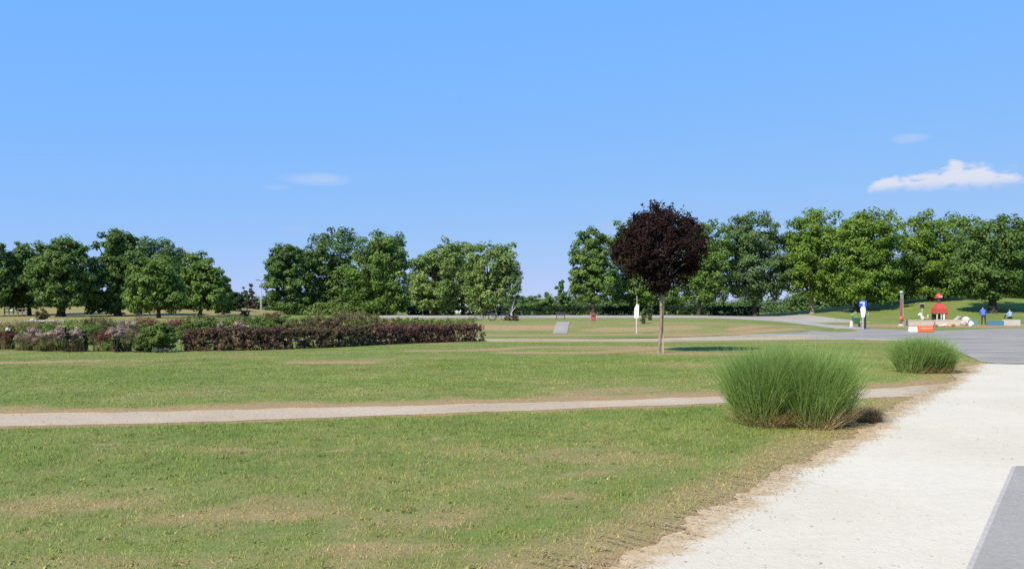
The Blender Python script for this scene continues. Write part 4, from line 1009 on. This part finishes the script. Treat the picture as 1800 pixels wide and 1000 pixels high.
# red bin by tree
x, y, z = hit(1042, 564); y -= .8; t = thing('red_bin', (x*.995, y, float(height(x, y))), 'red bin with pale sides at the foot of a tree', 'bin')
t.scale = (.72,)*3; MB().box((0, 0, .42), (.5, .45, .74), .05).build('body', M_REDW2, t); MB().box((0, 0, .85), (.56, .5, .1), .04).build('lid', M_REDW, t)
MB().box((0, -.24, .6), (.3, .03, .16), .01).build('opening', M_DK, t)
for s in (-1, 1): MB().box((s*.32, 0, .4), (.06, .3, .8), .01).build('side_post', M_GREY, t)
# bench by upper road
x, y, z = hit(985, 561); t = thing('park_bench', (x, y-.5, z), 'small dark bench at the top of the paved ramp', 'bench'); t.scale = (.75,)*3
for i in range(3): MB().box((0, -.2+.14*i, .45), (1.2, .11, .04), .01).build('seat_slat', M_DK, t)
for i in range(3): MB().box((0, .16+.03*i, .58+.13*i), (1.2, .03, .1), .01, rx=-.2).build('back_slat', M_DK, t)
for s in (-1, 1): MB().box((s*.5, -.05, .22), (.06, .45, .46), .01).build('leg', M_DK, t)

# cluster of boulders / bicycle racks near the drooping tree
def bicycle(loc, label, rz):
    t = thing('bicycle', loc, label, 'bicycle', 'bicycles by the upper road', rz)
    for s in (-.52, .52):
        w = MB(); w.tube([(s+.33*math.cos(a), 0, .34+.33*math.sin(a)) for a in np.linspace(0, 2*np.pi, 17)], .024, 6, False); wo_ = w.build('wheel', M_DK, t)
        sp = MB()
        for a in np.linspace(0, np.pi, 5)[:-1]: sp.tube([(s-.31*math.cos(a), 0, .34-.31*math.sin(a)), (s+.31*math.cos(a), 0, .34+.31*math.sin(a))], .006, 4, False)
        sp.build('spokes', M_GREY, wo_)
    f = MB(); pts = {'bb': (-.05, 0, .30), 'st': (-.2, 0, .80), 'hd': (.36, 0, .82), 'r': (-.52, 0, .34), 'f': (.52, 0, .34)}
    for a, b in (('bb', 'st'), ('st', 'hd'), ('hd', 'bb'), ('bb', 'r'), ('r', 'st'), ('hd', 'f')): f.tube([pts[a], pts[b]], .02, 6)
    f.build('frame', M_DK, t)
    MB().box((-.22, 0, .90), (.26, .14, .06), .02).build('saddle', M_DK, t)
    h = MB(); h.tube([(.34, -.28, 1.0), (.36, 0, .98), (.34, .28, 1.0)], .015, 6); h.tube([(.36, 0, .8), (.36, 0, .98)], .015, 6); h.build('handlebar', M_DK, t)
x, y, z = hit(858, 563.5); bicycle((x-.2, y, z), 'left bicycle parked under the drooping tree', .15); bicycle((x+.9, y+.3, z), 'right bicycle parked under the drooping tree', -.1)
bush(899, 564, 30, 12, L_DEAD, 462, 'brown low shrub round the pale trunk of the young tree', n=1200, size=.12)

# blue and white sign on the right
x, y, z = hit(1517, 578.5); t = thing('blue_sign', (x, y, z), 'blue and white sign on a grey post beside the asphalt road', 'sign')
MB().tube([(0, 0, -.1), (0, 0, .95)], .06, 10).build('post', M_GREY, t)
MB().add([(-.10, -.04, .9), (.10, -.04, .9), (.2, -.04, 1.5), (.14, -.04, 1.75), (-.14, -.04, 1.75), (-.2, -.04, 1.5), (-.10, .04, .9), (.10, .04, .9), (.2, .04, 1.5), (.14, .04, 1.75), (-.14, .04, 1.75), (-.2, .04, 1.5)],
         [(0, 1, 2, 3, 4, 5), (11, 10, 9, 8, 7, 6)]+[(i, i+6, (i+1) % 6+6, (i+1) % 6) for i in range(6)]).build('white_panel', M_WHITE, t)
MB().box((0, 0, 1.96), (.60, .10, .50), .06).build('blue_panel', M_BLUE, t)
s = MB(); s.box((-.06, -.06, 2.06), (.34, .02, .09), .004); s.box((.03, -.06, 1.88), (.12, .02, .26), .004); s.build('white_symbol', M_WHITE, t)
MB().box((.19, .06, .55), (.16, .1, 1.1), .03).build('rear_post', M_DK, t)
MB().tube([(.05, .02, 1.42), (.42, .02, 1.35), (.42, .02, 1.1)], .02, 6).build('bracket', M_LAMPG, t)
# green bin next to it
x, y, z = hit(1504, 574); t = thing('green_bin', (x, y, z), 'green open topped bin with raised light green lid left of the blue sign', 'bin'); t.scale = (.85,)*3
b_ = MB(); b_.box((0.05, 0, .62), (.62, .5, .7), .05, top=1.12); b_.build('body', M_GREEN, t)
MB().box((-.22, 0, 1.34), (.66, .5, .05), .015, ry=-.62).build('lid', M_LGREEN, t)
for sx in (-.28, .38): MB().box((sx, 0, .14), (.06, .4, .3), .01).build('leg', M_DK, t)
MB().box((.02, -.29, .95), (.5, .03, .12), .01).build('front_panel', M_TEAL, t)
x, y, z = hit(1497, 575.5); t = thing('tan_bollard', (x, y, z), 'short tan stone bollard left of the green bin', 'bollard')
MB().lathe((0, 0, 0), [(.16, -.05), (.17, .1), (.14, .42), (.11, .5), (.05, .55)], 10).build('stone', M_TAN, t)

# red brown pole
x, y, z = hit(1584, 572.5); t = thing('playground_pole', (x, y, z), 'red brown pole with pale top at the left of the playground', 'pole')
MB().tube([(0, 0, -.2), (0, 0, 1.2), (.02, 0, 2.5)], [.13, .12, .11], 10).build('shaft', M_BROWN, t)
MB().tube([(.02, 0, 2.5), (.02, 0, 3.0)], [.1, .1], 10).build('green_section', plain('grey_green', (.14, .2, .15)), t)
MB().lathe((.02, 0, 3.0), [(.11, 0), (.16, .03), (.16, .12), (.07, .2)], 10).build('cap', M_CREAM, t)
MB().tube([(.16, -.02, 0), (.16, -.02, 3.0)], .03, 6).build('pale_rail', M_LAMPG, t)
MB().lathe((0, -.02, .55), [(.15, 0), (.19, .06), (.19, .24), (.15, .3)], 10).build('red_box', plain('pinkish_red', (.55, .12, .12)), t)
MB().lathe((0, 0, -.05), [(.3, 0), (.28, .12), (.16, .2)], 10).build('foot', M_CONC, t)

# red playhouse
y = 92.0; x = (1651-900)/F*y; z = float(height(x, y)); k = y/F
t = thing('playhouse', (x, y, z), 'red roofed playhouse with small red lookout on top', 'playhouse'); t.scale = (1.08,)*3
def gable(mb, w, d, z0, z1, ov=0):
    zs = z0+(z1-z0)*.42
    mb.add([(-w/2, -d/2, z0), (w/2, -d/2, z0), (w/2, d/2, z0), (-w/2, d/2, z0), (-w*.46, -d*.47, zs), (w*.5, -d*.47, zs), (w*.5, d*.47, zs), (-w*.46, d*.47, zs), (-w*.20, -d*.1, z1), (w*.22, -d*.1, z1*.96+z0*.04), (w*.22, d*.1, z1*.96+z0*.04), (-w*.20, d*.1, z1)],
           [(3, 2, 1, 0), (0, 1, 5, 4), (1, 2, 6, 5), (2, 3, 7, 6), (3, 0, 4, 7), (4, 5, 9, 8), (5, 6, 10, 9), (6, 7, 11, 10), (7, 4, 8, 11), (8, 9, 10, 11)])
r_ = MB(); gable(r_, 1.12, 1.1, 1.0, 1.92); r_.build('roof', M_RED, t)
e_ = MB(); e_.box((0, 0, .96), (1.16, 1.14, .08), .02); e_.build('eaves', M_REDW, t)
for sx, mat in ((-.42, M_CREAM), (-.02, M_PINK), (.24, M_WHITE), (.46, M_REDW)):
    for sy in (-.45, .45): MB().box((sx, sy, .46), (.12, .1, .94), .015).build('pillar', mat, t)
MB().box((0, 0, .05), (1.2, 1.1, .1), .02).build('floor', M_REDW, t)
MB().box((.4, .0, .28), (.12, .8, .4), .02).build('side_panel', M_RED, t)
MB().box((-.1, .4, .45), (.9, .05, .8), .02).build('back_panel', M_DK, t)
MB().box((-.25, -.5, .2), (.5, .08, .3), .02).build('front_panel', M_TEAL, t)
MB().tube([(.12, .3, 1.6), (.12, .3, 2.5)], .16, 8).build('mast', plain('dark_green_post', (.03, .06, .04)), t)
l_ = MB(); l_.lathe((.12, .3, 2.45), [(.2, -.15), (.32, -.05), (.34, .12), (.3, .25), (.1, .40), (.03, .46)], 12); l_.build('lookout', M_RED, t)
MB().box((.12, -.01, 2.52), (.36, .04, .1), .01).build('white_band', M_WHITE, t)
MB().tube([(-.12, .2, 2.42), (-.38, .1, 2.36)], .05, 6).build('arm', M_REDW, t)

# spring rider
y = 90.0; x = (1625-900)/F*y; z = float(height(x, y)); t = thing('spring_rider', (x, y, z), 'white and yellow spring rider left of the red playhouse', 'play equipment')
MB().tube([(.09*math.cos(a*2.2), .09*math.sin(a*2.2), .05+a*.022) for a in np.linspace(0, 17, 50)], .022, 5).build('spring', M_DK, t)
MB().box((.1, 0, .52), (.8, .24, .22), .08).build('seat', M_YEL, t)
MB().tube([(-.15, 0, .5), (-.3, 0, .8), (-.45, 0, .98), (-.62, 0, .86)], [.16, .15, .15, .08], 10).build('head', M_WHITE, t)
MB().tube([(-.28, -.22, .86), (-.28, .22, .86)], .025, 6).build('handle', M_DK, t)
MB().box((.35, 0, .74), (.12, .24, .34), .05).build('backrest', M_CREAM, t)
for sx in (-.5, .5): MB().box((sx*.5, 0, .02), (.3, .3, .08), .02).build('base', M_CONC, t)
# dark noticeboard above it
y = 94.0; x = (1621-900)/F*y; z = float(height(x, y)); t = thing('notice_board', (x, y, z), 'small dark square board on a post left of the red playhouse', 'sign')
MB().tube([(0, 0, -.1), (0, 0, 1.5)], .04, 6).build('post', M_TAN, t); MB().box((0, 0, 1.7), (.42, .06, .42), .02).build('board', M_DK, t); MB().box((0, 0, 1.95), (.5, .12, .07), .02).build('roof', M_CREAM, t)

# low pale walls of the play area
def low_wall(px0, px1, row, h_px, mat, label, name='low_wall', cap=None, cat='wall', dep=.4, group='low pale walls'):
    x0, y0, z0 = hit(px0, row); x1, _, _ = hit(px1, row); k = y0/F; L = x1-x0; h = h_px*k
    t = thing(name, ((x0+x1)/2, y0, z0), label, cat, group)
    n = max(1, int(round(L/1.2)))
    for i in range(n):
        MB().box((-L/2+L*(i+.5)/n, 0, h*.42), (L/n-.012, dep, h*.92+.1), .012).build('block', mat, t)
    if cap:
        for i in range(n): MB().box((-L/2+L*(i+.5)/n, 0, h*.93+.02), (L/n-.008, dep+.06, h*.14), .015).build('coping', cap, t)
    return t
low_wall(1592, 1641, 572, 9, M_PINK, 'long pale low wall beside the red brown pole', cap=M_TAN)
low_wall(1643.5, 1692, 572, 9.5, M_CREAM, 'pale low wall in front of the red playhouse', cap=M_TAN)
low_wall(1736, 1762, 572, 8, M_BLUEW, 'weathered blue low wall by the stooping person', cap=M_TEAL, group='low coloured walls')
low_wall(1763, 1792, 572, 10, M_CONC, 'plain grey concrete block wall right of the blue wall', group='low coloured walls')
low_wall(1703, 1716, 572, 9, M_TEAL, 'short blue green block left of the stooping person', group='low coloured walls')
def rock(px, row, w, h, mat, seed, label, up=0, back=0, group='rocks of the playground'):
    x, y, z = hit(px, row); y += back; z = float(height(x, y)); k = y/F; rng = rngof(seed)
    bm = bmesh.new(); bmesh.ops.create_icosphere(bm, subdivisions=2, radius=1)
    for v in bm.verts:
        n = v.co.normalized(); s = 1+.28*math.sin(n.x*3.1+seed)+.18*math.sin(n.y*5.3+n.z*4.1+seed*2)
        v.co = Vector((n.x*w*k/2*s, n.y*w*k/2*.8*s, n.z*h*k*.55*s+h*k*.4+up))
    me = bpy.data.meshes.new('boulder'); bm.to_mesh(me); bm.free(); me.materials.append(mat)
    o = mobj('boulder', me); o.location = (x, y, z); return tag(o, label, 'rock', group)
rock(1697, 571, 18, 14, M_TAN, 1, 'large pale boulder at the right end of the pale walls')
rock(1690, 572, 14, 8, M_PINK, 2, 'low pinkish boulder in front of the large pale boulder', back=-.5)
rock(1704, 573, 9, 9, M_WHITE, 3, 'whitish round boulder next to the blue green block', back=-.4)
for i, (px, w, h, mat, lab) in enumerate(((1645, 8, 5, M_ROOF, 'small red brown rock right of the orange barrier'), (1652, 7, 4, M_TAN, 'tiny tan rock second from the orange barrier'), (1660, 10, 6, M_CREAM, 'cream rock in front of the middle pale wall'), (1669, 9, 6, M_YEL, 'ochre rock beside the cream rock'), (1676, 7, 5, M_ROOF, 'dark red rock at the end of the little rock row'))):
    rock(px, 574.5, w, h, mat, 10+i, lab)
# little slide
y = 87.5; x = (1680-900)/F*y; z = float(height(x, y)); t = thing('small_slide', (x, y, z), 'small grey slide sticking up behind the pale walls', 'slide')
MB().box((0, 0, .42), (1.05, .4, .05), .01, ry=-.72).build('chute', M_LAMPG, t)
for sy in (-.22, .22): MB().box((0, sy, .48), (1.05, .03, .14), .01, ry=-.72).build('rail', M_GREY, t)
for sy in (-.18, .18): MB().tube([(.34, sy, -.05), (.34, sy, .75)], .025, 6).build('leg', M_DK, t)
# orange and white barrier
x, y, z = hit(1598, 584.5); x1 = hit(1640, 584.5)[0]; L = x1-x; t = thing('road_barrier', ((x+x1)/2, y, z), 'orange and white barrier block lying at the edge of the road', 'barrier')
MB().box((-L/2+L*.165, 0, .2), (L*.33, .42, .40), .05, top=.9).build('white_section', M_WHITE, t)
MB().box((L/2-L*.332, 0, .23), (L*.655, .42, .46), .05, top=.92).build('orange_section', M_ORANGE, t)
MB().box((L/2-L*.33, -.208, .28), (L*.5, .03, .12), .01, rx=-.05).build('pink_stripe', plain('salmon', (.8, .25, .18)), t)

# left side: concrete bench slabs, lamp posts, fence
x, y, z = hit(72, 571); t = thing('concrete_bench', (x, y, z-.2), 'long pale concrete bench behind the mauve plants at left', 'bench')
MB().box((0, 0, .45), (2.2, .5, .07), .02).build('seat', M_EDGE, t)
for sx in (-.9, 0, .9): MB().box((sx, 0, .2), (.25, .4, .4), .02).build('leg', M_DK, t)
MB().box((.3, .6, .5), (2.2, .1, .09), .02).build('back_rail', M_EDGE, t)
for sx in (-.8, 1.4): MB().box((sx, .6, .22), (.08, .08, .5), .01).build('rail_post', M_DK, t)
rock(56, 566.5, 7, 7, M_CREAM, 31, 'whitish stone at the left end of the concrete bench', group='pale stones at left')
rock(182, 567, 6, 6, M_STONE, 32, 'left tan stone under the tallest left tree', group='pale stones at left')
rock(192, 567, 6, 5, M_STONE, 33, 'right tan stone under the tallest left tree', group='pale stones at left')
rock(14, 606, 9, 9, M_CREAM, 34, 'whitish stone among the red brown plants at the left edge', group='pale stones at left', up=.55)
def lamp(px, d, toprow, label, heads):
    x = (px-900)/F*d; z = float(height(x, d)); H = CAMH+(HOR-toprow)*d/F-z
    t = thing('lamp_post', (x, d, z), label, 'lamp post', 'lamp posts')
    MB().tube([(0, 0, -.1), (0, 0, H*.5), (0, 0, H)], [.11, .09, .06], 8).build('pole', M_LAMPG, t)
    MB().lathe((0, 0, -.05), [(.22, 0), (.22, .3), (.12, .42)], 10).build('base', M_LAMPG, t)
    for s in heads:
        MB().tube([(0, 0, H-.4), (s*.25, 0, H-.12), (s*.75, 0, H)], .04, 6).build('arm', M_LID, t)
        MB().box((s*1.0, 0, H+.02), (.62, .26, .14), .05, ry=-s*.12).build('lamp_head', M_LID, t)
    return t
lamp(459, 150, 492, 'tall pale lamp post with dark heads in the gap between tree groups', (-.6, 1))
lamp(22, 112, 528, 'slim pale lamp post under the dark trees at the left edge', (1,))
# low timber rail fence at far left
x0, y0, _ = hit(8, 556); x1, _, _ = hit(48, 556); t = thing('rail_fence', (x0, y0, float(height(x0, y0))), 'low weathered rail fence under the trees at the left edge', 'fence')
L = x1-x0
for i in range(6): MB().box((L*i/5, 0, .45), (.09, .09, 1.0), .01).build('post', M_WOOD, t)
for zz in (.5, .85): MB().box((L/2, -.07, zz), (L+.2, .04, .1), .01).build('rail', M_WOOD, t)

# white houses glimpsed through the trees
def house(px, d, w, h, label, dp=8, rz=0):
    x = (px-900)/F*d; z = float(height(x, d)); t = thing('white_house', (x, d, z), label, 'house', 'white houses behind the trees', rz)
    MB().box((0, 0, h/2-.2), (w, dp, h+.4)).build('wall', M_WALLW, t)
    r_ = MB(); o = .4; r_.add([(-w/2-o, -dp/2-o, h+.0), (w/2+o, -dp/2-o, h), (w/2+o, dp/2+o, h), (-w/2-o, dp/2+o, h), (-w/2-o, 0, h+dp*.3), (w/2+o, 0, h+dp*.3)], [(3, 2, 1, 0), (0, 1, 5, 4), (2, 3, 4, 5), (1, 2, 5), (3, 0, 4)]); r_.build('roof', M_ROOF, t)
    n = max(2, int(w/3))
    for i in range(n):
        xx = -w/2+w*(i+.5)/n
        wn = MB().box((xx, -dp/2-.02, 1.55), (1.0, .08, 1.3), .01).build('window', M_WHITE, t)
        for s in (-.23, .23): MB().box((xx+s, -dp/2-.05, 1.55), (.4, .06, 1.14), .005).build('pane', M_GLASS, wn)
        MB().box((xx, -dp/2-.08, .86), (1.15, .18, .07), .01).build('sill', M_CONC, wn)
    return t
house(840, 185, 9, 3.4, 'white house glimpsed behind the drooping tree')
house(1478, 215, 9, 6.0, 'white house showing above the mound behind the bright trees')

# ------------------------------------------------------------------ people
def skin_person(name, loc, rz, label, joints, links, colours, scale=1.0, hair=None):
    """one continuous skinned body; colours: function of the point -> material index"""
    me = bpy.data.meshes.new('body'); names = list(joints)
    me.from_pydata([joints[n][0] for n in names], [(names.index(a), names.index(b)) for a, b in links], [])
    o = bpy.data.objects.new('body_tmp', me); C.objects.link(o)
    md = o.modifiers.new('skin', 'SKIN'); 
    for i, n in enumerate(names):
        r = joints[n][1]; r = r if isinstance(r, tuple) else (r, r)
        me.skin_vertices[0].data[i].radius = r; me.skin_vertices[0].data[i].use_root = (n == 'pelvis')
    md.use_smooth_shade = True; sb = o.modifiers.new('sub', 'SUBSURF'); sb.levels = 2; sb.render_levels = 2
    dg = bpy.context.evaluated_depsgraph_get(); ev = o.evaluated_get(dg); m2 = bpy.data.meshes.new_from_object(ev)
    bpy.data.objects.remove(o); bpy.data.meshes.remove(me); m2.name = 'person'
    mats = colours[0]; m2.materials.clear()
    for mm in mats: m2.materials.append(mm)
    for p in m2.polygons: p.material_index = colours[1](p.center)
    t = thing(name, loc, label, 'person', None, rz); t.scale = (scale,)*3
    mobj('body', m2, t)
    if hair:
        b = MB(); b.lathe(hair[0], [(hair[1]*.75, -hair[1]*.5), (hair[1], -.01), (hair[1]*.95, hair[1]*.45), (hair[1]*.6, hair[1]*.9), (.02, hair[1]*1.05)], 12); b.build('hair', hair[2], t, True)
    return t
SKIN = plain('skin', (.45, .27, .19)); SHIRT1 = plain('blue_shirt', (.06, .13, .62), .8); SHIRT2 = plain('light_blue_shirt', (.22, .42, .72), .8); TROU = plain('dark_trousers', (.035, .035, .045), .9); HAIR = plain('dark_hair', (.015, .012, .01), .7)
def fingers(j, l, side, wrist, d):
    for i, (a, L) in enumerate(((-.5, .055), (-.18, .075), (.02, .08), (.2, .075), (.4, .06))):
        p = (wrist[0]+d[0]*.09+a*.07, wrist[1]+d[1]*.09+a*.02, wrist[2]+d[2]*.09); q = (p[0]+d[0]*L+a*.02, p[1]+d[1]*L, p[2]+d[2]*L)
        j[f'{side}f{i}'] = (p, .011); j[f'{side}g{i}'] = (q, .009); l += [(side+'palm', f'{side}f{i}'), (f'{side}f{i}', f'{side}g{i}')]
# stooping person seen from behind, legs straight, trunk bent forward
j = {'pelvis': ((0, 0, .93), (.16, .13)), 'belly': ((0, .10, 1.08), (.15, .12)), 'chest': ((0, .26, 1.27), (.18, .13)), 'neck': ((0, .40, 1.40), .06), 'chin': ((0, .47, 1.44), .075), 'head': ((0, .53, 1.52), (.09, .10))}
l = [('pelvis', 'belly'), ('belly', 'chest'), ('chest', 'neck'), ('neck', 'chin'), ('chin', 'head')]
for s, sg in (('l', -1), ('r', 1)):
    j[s+'hip'] = ((sg*.10, 0, .88), .10); j[s+'knee'] = ((sg*.13, .03, .48), .068); j[s+'ankle'] = ((sg*.14, -.02, .09), .048); j[s+'toe'] = ((sg*.16, .17, .04), .042)
    j[s+'sh'] = ((sg*.20, .28, 1.30), .07); j[s+'el'] = ((sg*.27, .36, 1.03), .05); j[s+'wr'] = ((sg*.20, .50, .84), .034); j[s+'palm'] = ((sg*.19, .53, .77), (.04, .022))
    l += [('pelvis', s+'hip'), (s+'hip', s+'knee'), (s+'knee', s+'ankle'), (s+'ankle', s+'toe'), ('chest', s+'sh'), (s+'sh', s+'el'), (s+'el', s+'wr'), (s+'wr', s+'palm')]
    fingers(j, l, s, (sg*.19, .50, .80), (0, .3, -.8))
def col1(c):
    if c.z > .90 and c.y < .40 and not (c.z < 1.0 and abs(c.x) > .24): return 1
    if c.z > 1.3 or (abs(c.x) > .14 and c.y > .33): return 0
    return 2
x, y, z = hit(1727, 571)
skin_person('person', (x, y-.2, z), -.35, 'person in a bright blue shirt and dark trousers stooping by the blue wall', j, l, ([SKIN, SHIRT1, TROU], col1), 1.06, ((0, .545, 1.55), .11, HAIR))
# seated person facing away
j = {'pelvis': ((0, 0, .14), (.17, .15)), 'belly': ((0, .04, .32), (.15, .12)), 'chest': ((0, .10, .54), (.19, .13)), 'neck': ((0, .13, .72), .06), 'chin': ((0, .16, .78), .075), 'head': ((0, .18, .89), (.09, .10))}
l = [('pelvis', 'belly'), ('belly', 'chest'), ('chest', 'neck'), ('neck', 'chin'), ('chin', 'head')]
for s, sg in (('l', -1), ('r', 1)):
    j[s+'hip'] = ((sg*.12, .06, .14), .10); j[s+'knee'] = ((sg*.24, .40, .42), .068); j[s+'ankle'] = ((sg*.22, .58, .07), .048); j[s+'toe'] = ((sg*.24, .76, .04), .042)
    j[s+'sh'] = ((sg*.21, .10, .60), .07); j[s+'el'] = ((sg*.30, .22, .36), .05); j[s+'wr'] = ((sg*.24, .40, .47), .034); j[s+'palm'] = ((sg*.22, .45, .49), (.04, .022))
    l += [('pelvis', s+'hip'), (s+'hip', s+'knee'), (s+'knee', s+'ankle'), (s+'ankle', s+'toe'), ('chest', s+'sh'), (s+'sh', s+'el'), (s+'el', s+'wr'), (s+'wr', s+'palm')]
    fingers(j, l, s, (sg*.22, .42, .49), (0, .9, -.1))
def col2(c):
    if c.z > .24 and c.z < .70 and c.y < .30: return 1
    if c.z >= .70 or (c.y > .36 and c.z > .455): return 0
    return 2
x, y, z = hit(1777, 560.5)
skin_person('person', (x, y, z), .25, 'dark haired person in light blue shirt sitting on the grass', j, l, ([SKIN, SHIRT2, TROU], col2), 1.12, ((0, .17, .93), .115, HAIR))

print('GRASS', n1, n2, n3_, 'objects', len(bpy.data.objects))
